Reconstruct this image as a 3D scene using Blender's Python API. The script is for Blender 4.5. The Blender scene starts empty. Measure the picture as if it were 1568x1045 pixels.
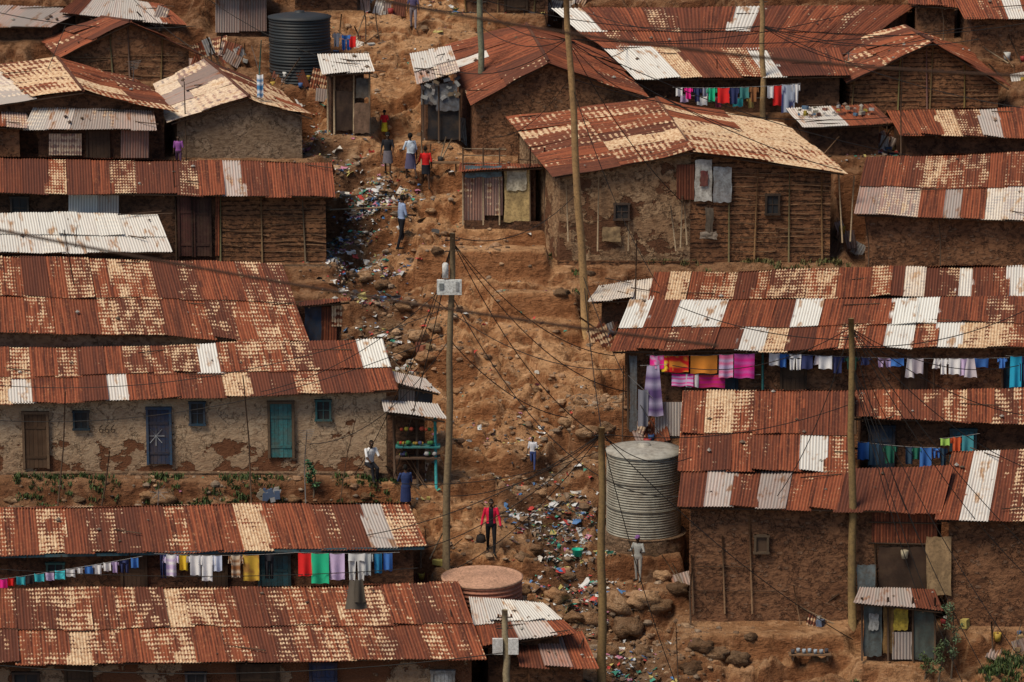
import bpy, math, random
import numpy as np
from mathutils import Vector, Matrix
random.seed(7); rng=np.random.default_rng(7)
F=5578.0; PITCH=math.radians(12); D0=127.0; K=.44
CAMZ=D0*math.tan(PITCH)
cp,sp=math.cos(PITCH),math.sin(PITCH)
def ray(u,v):
    a=(u-784)/F; b=(522.5-v)/F
    return Vector((a, cp+b*sp, -sp+b*cp))
def P(u,v,y):
    d=ray(u,v); t=y/d.y
    return Vector((d.x*t, y, CAMZ+d.z*t))
def ang(v): return PITCH+math.atan((v-522.5)/F)
def ys(v): return (CAMZ+K*D0)/(math.tan(ang(v))+K)
def zs(y): return K*(y-D0)
def px_u(p):
    dy=p[1]*cp-(p[2]-CAMZ)*sp
    return 784+F*p[0]/dy
# ---------------------------------------------------------------- noise
def vn(x,y,seed=0):
    x=np.asarray(x,float); y=np.asarray(y,float)
    ix=np.floor(x); iy=np.floor(y); fx=x-ix; fy=y-iy
    def h(a,b):
        s=np.sin(a*127.1+b*311.7+seed*74.7)*43758.5453
        return s-np.floor(s)
    fx=fx*fx*(3-2*fx); fy=fy*fy*(3-2*fy)
    return (h(ix,iy)*(1-fx)+h(ix+1,iy)*fx)*(1-fy)+(h(ix,iy+1)*(1-fx)+h(ix+1,iy+1)*fx)*fy
def fbm(x,y,o=4,seed=0):
    s=0;a=.5;
    for i in range(o):
        s=s+a*vn(x*2**i,y*2**i,seed+i); a*=.5
    return s
# ---------------------------------------------------------------- mesh builder
class MB:
    def __init__(s): s.v=[];s.f=[];s.c=[];s.uv=[];s.m=[];s.sm=[];s.n=0
    def add(s,V,Fc,col=(.5,.5,.5),mat=0,smooth=False,uv=None):
        V=np.asarray(V,float).reshape(-1,3); k=len(V)
        s.v.append(V)
        c=np.asarray(col,float)
        if c.ndim==1: c=np.tile(c[:3],(k,1))
        s.c.append(c)
        s.uv.append(np.zeros((k,3)) if uv is None else np.asarray(uv,float).reshape(-1,3))
        for q in Fc: s.f.append([int(i)+s.n for i in q])
        s.m+= [mat]*len(Fc); s.sm+=[smooth]*len(Fc); s.n+=k
    def grid(s,V,col=(.5,.5,.5),mat=0,smooth=True,uv=None):
        V=np.asarray(V); n,m=V.shape[:2]
        i=np.arange(n-1)[:,None]*m+np.arange(m-1)[None,:]
        Q=np.stack([i,i+1,i+m+1,i+m],-1).reshape(-1,4).tolist()
        s.add(V.reshape(-1,3),Q,col,mat,smooth,uv)
    def box(s,c,size,col=(.5,.5,.5),mat=0,rot=None):
        c=Vector(c); hx,hy,hz=[q/2 for q in size]
        V=[Vector((a*hx,b*hy,d*hz)) for a in(-1,1) for b in(-1,1) for d in(-1,1)]
        if rot is not None: V=[rot@p for p in V]
        V=[p+c for p in V]
        s.add([tuple(p) for p in V],[(0,1,3,2),(4,6,7,5),(0,4,5,1),(2,3,7,6),(0,2,6,4),(1,5,7,3)],col,mat)
    def tube(s,pts,rad,n=6,col=(.5,.5,.5),mat=0,smooth=True,cap=True):
        pts=[Vector(p) for p in pts]
        if not hasattr(rad,'__len__'): rad=[rad]*len(pts)
        V=[]
        for i,p in enumerate(pts):
            d=(pts[min(i+1,len(pts)-1)]-pts[max(i-1,0)]).normalized()
            a=Vector((0,0,1)) if abs(d.z)<.9 else Vector((0,1,0))
            e1=d.cross(a).normalized(); e2=d.cross(e1)
            for k in range(n):
                t=2*math.pi*k/n
                V.append(tuple(p+(e1*math.cos(t)+e2*math.sin(t))*rad[i]))
        Q=[]
        for i in range(len(pts)-1):
            for k in range(n):
                k2=(k+1)%n
                Q.append((i*n+k,i*n+k2,(i+1)*n+k2,(i+1)*n+k))
        if cap: Q.append(tuple(range(n))); Q.append(tuple(range((len(pts)-1)*n,len(pts)*n))[::-1])
        s.add(V,Q,col,mat,smooth)
    def lathe(s,c,prof,n=48,col=(.5,.5,.5),mat=0,wob=0):
        V=[]
        for r,z in prof:
            for k in range(n+1):
                t=2*math.pi*k/n
                rr=r*(1+wob*math.sin(3*t+z))
                V.append((c[0]+rr*math.cos(t),c[1]+rr*math.sin(t),c[2]+z))
        s.grid(np.array(V).reshape(len(prof),n+1,3),col,mat,True)
    def build(s,name,mats,parent=None):
        me=bpy.data.meshes.new(name)
        V=np.concatenate(s.v)
        me.from_pydata(V.tolist(),[],s.f)
        for m in mats: me.materials.append(m)
        me.polygons.foreach_set('material_index',s.m)
        me.polygons.foreach_set('use_smooth',s.sm)
        C=np.concatenate(s.c); C=np.concatenate([C,np.ones((len(C),1))],1)
        a=me.color_attributes.new('Col','FLOAT_COLOR','POINT'); a.data.foreach_set('color',C.ravel())
        a=me.attributes.new('suv','FLOAT_VECTOR','POINT'); a.data.foreach_set('vector',np.concatenate(s.uv).ravel())
        me.update()
        o=bpy.data.objects.new(name,me); bpy.context.scene.collection.objects.link(o)
        if parent:
            o.parent=parent; o.location=-parent.location
        return o
def empty(name,loc):
    e=bpy.data.objects.new(name,None); e.location=loc; e.empty_display_size=.3
    bpy.context.scene.collection.objects.link(e); return e
# ---------------------------------------------------------------- materials
class NT:
    def __init__(s,name,rough=.9):
        s.mat=bpy.data.materials.new(name); s.mat.use_nodes=True
        s.t=s.mat.node_tree; s.b=s.t.nodes['Principled BSDF']; s.b.inputs['Roughness'].default_value=rough
        s.b.inputs['Specular IOR Level'].default_value=.25
    def n(s,ty,**k):
        x=s.t.nodes.new(ty)
        for a,b in k.items(): setattr(x,a,b)
        return x
    def l(s,a,b): s.t.links.new(a,b)
    def put(s,sock,v):
        if hasattr(v,'is_linked') or hasattr(v,'links'): s.l(v,sock)
        else: sock.default_value=v
    def m(s,op,a,b=0.,c=0.):
        x=s.n('ShaderNodeMath',operation=op); s.put(x.inputs[0],a); s.put(x.inputs[1],b); s.put(x.inputs[2],c); return x.outputs[0]
    def ramp(s,v,lo,hi):
        x=s.n('ShaderNodeMapRange',interpolation_type='SMOOTHSTEP'); s.put(x.inputs[0],v); x.inputs[1].default_value=lo; x.inputs[2].default_value=hi; return x.outputs[0]
    def mix(s,f,a,b,blend='MIX'):
        x=s.n('ShaderNodeMix',data_type='RGBA',blend_type=blend)
        s.put(x.inputs[0],f)
        for i,q in((6,a),(7,b)):
            if isinstance(q,tuple): q=tuple(q)+(1,)
            s.put(x.inputs[i],q)
        return x.outputs[2]
    def noise(s,vec,scale,detail=5,rough=.6):
        x=s.n('ShaderNodeTexNoise'); s.put(x.inputs['Vector'],vec); x.inputs['Scale'].default_value=scale; x.inputs['Detail'].default_value=detail; x.inputs['Roughness'].default_value=rough; return x.outputs[0]
    def attr(s,name,out='Color'): return s.n('ShaderNodeAttribute',attribute_name=name).outputs[out]
    def sep(s,v):
        x=s.n('ShaderNodeSeparateXYZ'); s.put(x.inputs[0],v); return x.outputs
    def comb(s,a,b,c):
        x=s.n('ShaderNodeCombineXYZ')
        for i,q in enumerate((a,b,c)): s.put(x.inputs[i],q)
        return x.outputs[0]
    def obj(s): return s.n('ShaderNodeTexCoord').outputs['Object']
    def mapv(s,v,sc):
        x=s.n('ShaderNodeMapping'); s.put(x.inputs[0],v); x.inputs['Scale'].default_value=sc; return x.outputs[0]
    def bump(s,h,st=.5,d=.05):
        x=s.n('ShaderNodeBump'); x.inputs['Strength'].default_value=st; x.inputs['Distance'].default_value=d; s.put(x.inputs['Height'],h); s.l(x.outputs[0],s.b.inputs['Normal'])
    def out(s,c): s.l(c,s.b.inputs['Base Color']); return s.mat

def mk_rust():
    N=NT('rusted_corrugated_iron',.75)
    c=N.sep(N.attr('Col')); uv=N.sep(N.attr('suv','Vector'))
    X,Y,Z=uv[0],uv[1],uv[2]
    pale,rnd,white=c[0],c[1],c[2]
    v1=N.comb(N.m('MULTIPLY',X,.16),N.m('MULTIPLY',Y,.55),N.m('MULTIPLY',Z,.8))
    n1=N.noise(v1,1.9,4,.6)
    vs=N.comb(N.m('MULTIPLY',X,.8),N.m('MULTIPLY',Y,.22),N.m('MULTIPLY',Z,3.1))
    st=N.noise(vs,1.3,3,.65)
    fine=N.noise(N.obj(),8,4,.72)
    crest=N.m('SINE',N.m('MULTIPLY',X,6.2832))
    dash=N.m('SINE',N.m('ADD',N.m('MULTIPLY',Y,27.),N.m('MULTIPLY',st,4.)))
    base=N.mix(N.ramp(st,.36,.62),(.085,.024,.013),(.30,.080,.034))
    base=N.mix(N.m('MULTIPLY',N.ramp(fine,.48,.74),.7),base,(.40,.15,.065))
    base=N.mix(N.m('MULTIPLY',rnd,.8),base,(.085,.028,.017))
    val=N.m('ADD',N.m('MULTIPLY',N.m('SUBTRACT',n1,.5),1.7),N.m('MULTIPLY',pale,.75))
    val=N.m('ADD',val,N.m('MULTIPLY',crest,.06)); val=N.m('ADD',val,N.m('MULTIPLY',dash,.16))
    val=N.m('ADD',val,N.m('MULTIPLY',N.m('SUBTRACT',fine,.5),.3))
    pm=N.ramp(val,.46,.61)
    pc=N.mix(N.ramp(fine,.38,.68),(.72,.54,.35),(.42,.22,.11))
    c1=N.mix(pm,base,pc)
    wc=N.mix(N.ramp(n1,.54,.68),(.76,.75,.70),(.44,.28,.17))
    c2=N.mix(white,c1,wc)
    c3=N.mix(N.m('MULTIPLY',N.ramp(st,.56,.74),.35),c2,(.06,.026,.018))
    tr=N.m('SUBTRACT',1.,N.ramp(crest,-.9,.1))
    c3=N.mix(N.m('MULTIPLY',tr,.40),c3,(.045,.018,.012))  # troughs darkened: groove shade painted into the colour so the ridges read
    return N.out(c3)
def mk_mud(name,a,b,c,patch=None,sc=1.,wattle=False,stones=False,pz=None):
    N=NT(name,.95); o=N.obj()
    n1=N.noise(o,1.0*sc,5,.65); n2=N.noise(N.mapv(o,(1,1,1.5)),5,5,.72)
    col=N.mix(N.ramp(n1,.35,.63),a,b)
    col=N.mix(N.m('MULTIPLY',N.ramp(n2,.44,.62),.8),col,c)
    cr=N.m('SUBTRACT',1.,N.ramp(N.m('ABSOLUTE',N.m('SUBTRACT',n1,.47)),.0,.012))
    col=N.mix(N.m('MULTIPLY',cr,.55),col,tuple(q*.3 for q in c))
    h=N.m('SUBTRACT',n2,N.m('MULTIPLY',cr,.4))
    if patch:
        z=N.noise(N.mapv(o,(1,1,1.3)),.8,5,.62)
        if pz is not None:
            zz=N.m('MULTIPLY',N.m('SUBTRACT',pz,N.sep(o)[2]),.10); z=N.m('ADD',z,N.m('MINIMUM',zz,.12))
            pm=N.ramp(z,.575,.595)
            stn=N.m('MULTIPLY',N.ramp(zz,-.06,.08),.5); col=N.mix(stn,col,(.19,.115,.07))
        else: pm=N.ramp(z,.54,.565)
        col=N.mix(pm,col,patch); h=N.m('SUBTRACT',h,N.m('MULTIPLY',pm,.8))
    if stones:
        dv=N.comb(N.m('MULTIPLY',n2,.5),0.,N.m('MULTIPLY',n1,.5))
        va=N.n('ShaderNodeVectorMath',operation='ADD'); N.put(va.inputs[0],N.mapv(o,(1,1,1.4))); N.put(va.inputs[1],dv)
        y=N.n('ShaderNodeTexVoronoi'); N.put(y.inputs['Vector'],va.outputs[0]); y.inputs['Scale'].default_value=4.6
        r=N.sep(y.outputs['Color'])[0]
        k=N.m('MULTIPLY',N.m('SUBTRACT',1.,N.ramp(y.outputs['Distance'],.26,.40)),N.ramp(r,.62,.66))
        col=N.mix(N.m('MULTIPLY',k,.55),col,(.27,.165,.105)); h=N.m('ADD',h,N.m('MULTIPLY',k,.6))
    if wattle:
        z=N.sep(o)[2]
        w=N.m('SINE',N.m('ADD',N.m('MULTIPLY',z,36.),N.m('MULTIPLY',n1,9.)))
        wm=N.m('MULTIPLY',N.ramp(w,.4,.95),N.ramp(n2,.42,.55))
        col=N.mix(N.m('MULTIPLY',wm,.8),col,(.035,.018,.011))
        h=N.m('SUBTRACT',h,N.m('MULTIPLY',wm,.8))
    N.bump(h,1.,.08)
    return N.out(col)
def mk_vcol(name,rough,var=.5,sc=12,bump=.3):
    N=NT(name,rough); o=N.obj(); n=N.noise(o,sc,4,.7); n2=N.noise(o,1.7,3)
    c=N.attr('Col')
    d=N.mix(N.m('MULTIPLY',N.ramp(n,.35,.75),var),c,(.05,.033,.022))
    d=N.mix(N.m('MULTIPLY',N.ramp(n2,.4,.7),var*.5),d,(.14,.085,.05))
    return N.out(d)
def mk_ground():
    N=NT('trodden_earth',.97); o=N.obj(); c=N.attr('Col')
    n1=N.noise(o,.6,5,.65); n2=N.noise(o,3.4,6,.76); n3=N.noise(N.mapv(o,(1,2.6,2.6)),1.9,5,.7)
    d=N.mix(N.ramp(n1,.38,.66),c,N.mix(1.,c,(.70,.62,.56),'MULTIPLY'))
    d=N.mix(N.m('MULTIPLY',N.ramp(n2,.49,.60),.8),d,N.mix(1.,c,(.42,.36,.31),'MULTIPLY'))
    d=N.mix(N.m('MULTIPLY',N.ramp(n3,.52,.64),.65),d,N.mix(1.,c,(1.3,1.4,1.55),'MULTIPLY'))
    N.bump(N.m('ADD',n2,n3),1.,.25)
    return N.out(d)
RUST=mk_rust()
M_mud=mk_mud('brown_mud_wall',(.18,.080,.039),(.28,.135,.068),(.07,.032,.018),stones=True)
M_mudstone=mk_mud('mud_and_stone_wall',(.17,.078,.040),(.25,.122,.063),(.065,.03,.018),stones=True)
M_dark=mk_mud('dark_mud_wall',(.085,.04,.022),(.14,.068,.037),(.035,.018,.012))
M_plaster=mk_mud('mud_plaster',(.56,.41,.27),(.45,.31,.195),(.34,.22,.135),patch=(.15,.062,.03),pz=-2.0)
M_patchy=mk_mud('flaking_mud_plaster',(.40,.26,.15),(.28,.165,.09),(.13,.068,.037),patch=(.13,.058,.03),sc=1.6)
M_gray=mk_mud('grey_mud_wall',(.30,.215,.145),(.22,.15,.095),(.13,.08,.05))
M_wattle=mk_mud('wattle_and_daub',(.28,.13,.06),(.18,.082,.04),(.08,.038,.021),wattle=True)
M_stone=mk_mud('rubble_stone',(.28,.18,.115),(.18,.11,.065),(.08,.05,.03),sc=2.5,stones=True)
VC=mk_vcol('weathered_paint_and_wood',.85,.6)
VCLOTH=mk_vcol('washed_cloth',.95,.10,5,.1)
VPLAS=mk_vcol('sheet_plastic',.55,.2)
VGAL=mk_vcol('galvanised_steel',.5,.5,4,.15)
GROUND=mk_ground()
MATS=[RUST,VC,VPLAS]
WM={'mud':M_mud,'dark':M_dark,'plaster':M_plaster,'gray':M_gray,'wattle':M_wattle,'stone':M_stone,'mudstone':M_mudstone,'patchy':M_patchy}
WOOD=(.20,.115,.062); DWOOD=(.065,.038,.024); GWOOD=(.32,.24,.155)
# ---------------------------------------------------------------- pads
PADS=[]
def pad(x0,x1,y0,y1,z,m=.6): PADS.append((x0,x1,y0,y1,z,m))
POLY=lambda pts:[(P(u,v,ys(v)).x,ys(v)) for u,v in pts]
GUL=[(POLY([(515,230),(560,285),(540,345),(540,400),(590,455),(585,500),(600,545)]),.9,.40),
     (POLY([(850,690),(800,735),(850,800),(868,860),(905,925),(960,1000),(1000,1050),(1040,1120)]),.8,.45),
     (POLY([(700,650),(760,655),(830,640),(880,615),(940,575)]),.35,.35),
     (POLY([(600,520),(640,480),(690,440),(740,470)]),.4,.45),
     (POLY([(740,470),(770,520),(800,560),(780,610),(830,640)]),.3,.3),
     (POLY([(690,560),(700,640),(760,700),(800,735)]),.3,.3),
     (POLY([(630,560),(650,600),(640,660)]),.4,.4)]
def segd(x,y,pl):
    d=np.full(np.shape(x),1e9)
    for (ax,ay),(bx,by) in zip(pl[:-1],pl[1:]):
        dx,dy=bx-ax,by-ay
        t=np.clip(((x-ax)*dx+(y-ay)*dy)/(dx*dx+dy*dy),0,1)
        d=np.minimum(d,np.hypot(x-ax-t*dx,y-ay-t*dy))
    return d
def h(x,y):
    x=np.asarray(x,float);y=np.asarray(y,float)
    z=K*(y-D0)
    for per,sd,A in((1.9,5,.9),(.72,15,.75)):
        q=(y+(3.2 if per>1 else 1.6)*fbm(x*(.33 if per>1 else .7),y*(.33 if per>1 else .7),4,sd)+.1*x*np.sin(x*.2))/per; f=q-np.floor(q)
        st=np.clip((f-.74)/.15,0,1); st=st*st*(3-2*st)
        amt=np.clip(vn(x*.45+sd,y*.45,31+sd)*2.2-.5,.0,1)
        z=z+(st-f)*per*K*A*amt
    rid=1-2*np.abs(fbm(x*.8+3,y*1.1,5,41)-.5)
    z=z+(fbm(x*.7,y*.7,5,9)-.5)*.6+(fbm(x*2.6,y*4.,4,19)-.5)*.34-.4*np.clip((rid-.86)/.14,0,1)
    for pl,w,d in GUL:
        z=z-d*np.exp(-(segd(x,y,pl)/w)**2)
    for x0,x1,y0,y1,pz,m in PADS:
        dx=np.maximum(np.maximum(x0-x,x-x1),0);dy=np.maximum(np.maximum(y0-y,y-y1),0)
        w=np.clip(1-np.hypot(dx,dy)/m+(0 if m>.5 else .25*(vn(x*2,y*2,6)-.5)),0,1); w=w*w*(3-2*w)
        z=z*(1-w)+(pz+(fbm(x*1.5,y*1.5,3,3)-.5)*.1*(m>.01))*w
    return z
def hs(x,y): return float(h(np.array([x]),np.array([y]))[0])
def gat(u,v):
    d=ray(u,v); yy=np.linspace(98,155,900); t=yy/d.y
    xx=d.x*t; zz=CAMZ+d.z*t
    below=np.where(zz<h(xx,yy))[0]
    i=below[0] if len(below) else 700
    return Vector((xx[i],yy[i],float(h(xx[i:i+1],yy[i:i+1])[0])))
# ---------------------------------------------------------------- roof & walls
def roof(mb,EL,ER,RR,RL,rows=2,pale=.3,whites=(),seed=1,sw=.8,amp=.02):
    r=random.Random(seed)
    L=(ER-EL).length; S=(RL-EL).length
    n=max(1,round(L/sw)); W=8; m=W*5+1
    nrm=((ER-EL).cross(RL-EL)).normalized()
    A,B,C,D=[np.array(q) for q in(EL,ER,RR,RL)]; nn=np.array(nrm)
    for j in range(rows):
        phase=r.random()
        for i in range(n):
            s=np.linspace(i/n-.1/L,(i+1)/n+.04/L,m)
            lo=j/rows-(r.uniform(.02,.16)+(.12 if j else 0))/S; hi=(j+1)/rows+r.uniform(0,.05)/S
            t=np.linspace(lo,hi,6)
            SS,TT=np.meshgrid(s,t)
            Pt=(A*(1-SS)[...,None]+B*SS[...,None])*(1-TT)[...,None]+(D*(1-SS)[...,None]+C*SS[...,None])*TT[...,None]
            ph=SS*L/.1
            lift=r.uniform(0,.03) if r.random()<.75 else r.uniform(.04,.10)
            tn=(TT-lo)/(hi-lo); sn=(SS-s[0])/(s[-1]-s[0])
            off=amp*np.sin(2*np.pi*ph)+j*.035+(i%2)*.014+lift*(1-tn)*(sn if r.random()<.5 else 1-sn)
            off=off+(vn(SS*L*.35+seed,TT*S*.5,seed)-.5)*.16+ .014*np.sin(tn*7+i)
            Pt=Pt+nn*off[...,None]
            mid=Pt[3,m//2]; uc=px_u(mid)
            wh=0
            for w in whites:
                if w[0]<=uc<=w[1] and (len(w)<3 or w[2]==j): wh=w[3] if len(w)>3 else 1
            x=r.random()
            if x<pale*.8: pl=r.uniform(.3,.72)
            else: pl=r.uniform(-.35,.26)
            if pale>.8 and x<.8: pl=r.uniform(.6,1.1)
            if r.random()<pale*.1: pl=1.
            if wh==0 and r.random()<.012: wh=.8
            mb.grid(Pt,(pl,r.random()*(r.random()<.6),wh),0,True,np.stack([ph,TT*S,np.full_like(ph,(seed*13.7+i*1.31+j*5.1)%37)],-1))
def wall(mb,A,B,zb,tA,tB,mat,amp=.035,seed=0,cell=.16):
    A=np.array(A[:2],float);B=np.array(B[:2],float); L=np.hypot(*(B-A))
    if L<.05: return
    nx=max(2,int(L/cell)); H=max(max(tA,tB)-zb,.2); nz=max(2,int(H/cell))
    d=(B-A)/L; nrm=np.array([d[1],-d[0]])
    s=np.linspace(0,1,nx+1); t=np.linspace(0,1,nz+1)
    S,T=np.meshgrid(s,t)
    X=A[0]+(B[0]-A[0])*S; Y=A[1]+(B[1]-A[1])*S
    top=tA+(tB-tA)*S; Z=zb+(top-zb)*T
    dsp=(fbm(S*L*1.3+seed*3.3,Z*1.3,4,seed)-.5)*2*amp*np.clip(np.minimum(S,1-S)*L*4,0,1)
    X=X+nrm[0]*dsp; Y=Y+nrm[1]*dsp
    mb.grid(np.stack([X,Y,Z],-1),(.5,.5,.5),mat,True)
def sticks(mb,A,B,zb,tA,tB,seed=0,dz=.2,vert=1.3,col=WOOD,off=.03):
    r=random.Random(seed); A=Vector(A[:2]).to_3d();B=Vector(B[:2]).to_3d(); L=(B-A).length
    d=(B-A)/L; nr=Vector((d.y,-d.x,0))*(off)
    z=zb+.25
    while z<min(tA,tB)-.05:
        x=0.
        while x<L:
            ln=r.uniform(.6,2.2); e=min(L,x+ln)
            if r.random()<.55 and e-x>.3:
                p0=A+d*x+nr+Vector((0,0,z+r.uniform(-.05,.05))); p1=A+d*e+nr+Vector((0,0,z+r.uniform(-.05,.05)))
                g=r.uniform(.5,1.4)
                mb.tube([p0,(p0+p1)/2+Vector((0,0,r.uniform(-.04,.04))),p1],.014,4,tuple(q*g for q in col),1)
            x=e+r.uniform(0,.2)
        z+=dz*r.uniform(.8,1.2)
    x=.05
    while x<L:
        f=x/L; p=A+d*x+nr*1.6
        mb.tube([p+Vector((0,0,zb)),p+Vector((r.uniform(-.1,.1),0,tA+(tB-tA)*f+.02))],[.035,.025],5,tuple(q*r.uniform(.5,1.1) for q in col),1)
        x+=vert*r.uniform(.75,1.4)
def door(mb,u,v0,v1,w,y,col,seed=0,frame=None):
    c0=P(u,v0,y); c1=P(u,v1,y); s=F/y; W=w/s; H=c0.z-c1.z; r=random.Random(seed+int(u))
    frame=frame or tuple(q*.5 for q in col)
    n=5
    for i in range(n):
        g=r.uniform(.8,1.15)
        mb.box((c0.x-W/2+W*(i+.5)/n,y-.045-r.uniform(0,.012),(c0.z+c1.z)/2),(W/n-.008,.03,H),tuple(q*g for q in col),1)
    mb.box((c0.x,y-.02,(c0.z+c1.z)/2),(W,.02,H),(.01,.008,.006),1)
    for z in (.2,.75): mb.box((c0.x,y-.078,c1.z+H*z),(W*.94,.022,.09),tuple(q*.8 for q in col),1)
    for sx in(-1,1): mb.box((c0.x+sx*(W/2+.045),y-.05,(c0.z+c1.z)/2+.03),(.085,.13,H+.1),frame,1)
    mb.box((c0.x,y-.052,c0.z+.05),(W+.2,.137,.09),frame,1)
def window(mb,u,v0,v1,w,y,col,glass=(.02,.022,.025),bars=True):
    c0=P(u,v0,y); c1=P(u,v1,y); s=F/y; W=w/s; H=c0.z-c1.z; zc=(c0.z+c1.z)/2
    mb.box((c0.x,y-.03,zc),(W,.03,H),glass,2)
    for sx in(-1,1): mb.box((c0.x+sx*(W/2),y-.06,zc),(.07,.12,H+.07),col,1)
    for sz in(-1,1): mb.box((c0.x,y-.062,zc+sz*H/2),(W+.12,.125,.07),col,1)
    if bars:
        mb.box((c0.x,y-.056,zc),(.035,.03,H-.06),col,1); mb.box((c0.x,y-.059,zc),(W-.06,.026,.03),col,1)
def debris(mb,EL,ER,RR,RL,n,seed):
    r=random.Random(seed+99)
    nrm=((ER-EL).cross(RL-EL)).normalized()
    for i in range(n):
        s=r.random();t=r.random()
        p=(EL*(1-s)+ER*s)*(1-t)+(RL*(1-s)+RR*s)*t+nrm*.06
        k=r.random(); a=r.uniform(.04,.12)
        c=random.choice([(.18,.13,.1),(.08,.05,.04),(.4,.38,.34),(.1,.07,.05)])
        if k<.6:
            V=np.array([[1,0,0],[0,1,0],[-1,0,0],[0,-1,0],[0,0,.7],[0,0,-.7]])*a*rng.uniform(.6,1.2,(6,1))+np.array(p)
            mb.add(V,[(0,1,4),(1,2,4),(2,3,4),(3,0,4),(1,0,5),(2,1,5),(3,2,5),(0,3,5)],c,1)
        elif k<.8:
            e=Vector((r.uniform(-1,1),r.uniform(-.5,.5),0)).normalized()*r.uniform(.3,.9)
            mb.tube([p-e,p+e+Vector((0,0,.02))],.02,5,DWOOD,1)
def dyof(hp,y,v,tanr): return max(1.2,hp/(F/y)/(tanr*.98+math.sin(ang(v))))
HID=0
def house(name,base,EL,ER,RR,RL,tanr=.3,back=1.3,wm='mud',rows=2,pale=.3,whites=(),doors=(),wins=(),stk=False,inl=.3,inr=.3,ext=.1,dy=None,overh=.45,zb=None,sw=.8,fascia=DWOOD,front=True,fn=None,deb=10,yoff=0,split=None):
    global HID; HID+=1; sd=HID
    yw=ys(base)+yoff; ye=yw-overh
    if dy is None: dy=dyof(((EL[1]-RL[1])+(ER[1]-RR[1]))/2,ye,(EL[1]+RL[1])/2,tanr)
    yr=ye+dy
    el,er,rr,rl=P(*EL,ye),P(*ER,ye),P(*RR,yr),P(*RL,yr)
    zp=zs(yw) if zb is None else zb
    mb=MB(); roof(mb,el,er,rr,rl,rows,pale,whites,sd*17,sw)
    debris(mb,el,er,rr,rl,deb,sd)
    par=empty(name,((el.x+er.x)/2,(yw+yr)/2,zp))
    bl=rl+Vector((-.3*0,back,-.28*back)); br=rr+Vector((0,back,-.28*back))
    if back>.2: roof(mb,br,bl,rl,rr,1,pale,(),sd*31,sw)
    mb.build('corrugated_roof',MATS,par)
    wb=MB(); f=overh/dy
    zl=el.z+(rl.z-el.z)*f-.07; zr=er.z+(rr.z-er.z)*f-.07
    a=Vector((el.x+(rl.x-el.x)*f+inl,yw,0)); b=Vector((er.x+(rr.x-er.x)*f-inr,yw,0))
    c=Vector((rr.x-inr,yr,0)); d=Vector((rl.x+inl,yr,0)); e=c+Vector((0,back-.3 if back>.5 else .02,0)); g=d+Vector((0,back-.3 if back>.5 else .02,0))
    B0=zp-.5
    mats=[RUST,VC,VPLAS,WM[wm],M_stone]
    zc=rr.z-.07; zd=rl.z-.07
    if split:
        xs=P(split[0],EL[1],yw).x; fr=(xs-a.x)/(b.x-a.x); zm=zl+(zr-zl)*fr
        mats.append(WM[split[1]])
        wall(wb,a,(xs,yw),B0,zl,zm,3,seed=sd); wall(wb,(xs,yw),b,B0,zm,zr,5,seed=sd+1)
        if split[1]=='wattle': sticks(wb,(xs,yw),b,zp,zm,zr,sd)
    elif front: wall(wb,a,b,B0,zl,zr,3,seed=sd)
    if stk: sticks(wb,a,b,zp,zl,zr,sd)
    wall(wb,b,c,B0,zr,zc,3,seed=sd+2); wall(wb,c,e,B0,zc,zc-.28*(e.y-c.y),3,seed=sd+3)
    wall(wb,g,d,B0,zd-.28*(g.y-d.y),zd,3,seed=sd+4); wall(wb,d,a,B0,zd,zl,3,seed=sd+5)
    wall(wb,e,g,B0,zc-.28*(e.y-c.y),zd-.28*(g.y-d.y),3,seed=sd+6)
    wb.tube([el+Vector((.02,.06,-.06)),er+Vector((-.02,.06,-.06))],.035,5,fascia,1)
    if fascia!=DWOOD:
        m_=(el+er)/2; wb.box(m_+Vector((0,-.0,-.07)),((er-el).length-.1,.03,.1),fascia,1,Matrix.Rotation(-math.atan2(er.z-el.z,er.x-el.x),3,'Y'))
    k=int((er.x-el.x)/1.1)
    for i in range(k+1):
        q=el.lerp(er,(i+.3)/(k+1)); q2=rl.lerp(rr,(i+.3)/(k+1)); wb.tube([q+Vector((0,-.03,-.09)),q.lerp(q2,.3)+Vector((0,0,-.09))],.03,5,DWOOD,1)
    for D in doors: door(wb,*D[:4],yw-.03,*D[4:])
    for W_ in wins: window(wb,*W_[:4],yw-.03,*W_[4:])
    if fn: fn(wb,yw,zp,a,b,zl,zr)
    wb.build('walls',mats,par)
    pad(min(a.x,d.x)-.2,max(b.x,c.x)+.2,yw-ext,e.y,zp)
    return dict(yw=yw,ye=ye,yr=yr,zp=zp,a=a,b=b,zl=zl,zr=zr,par=par)
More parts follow.
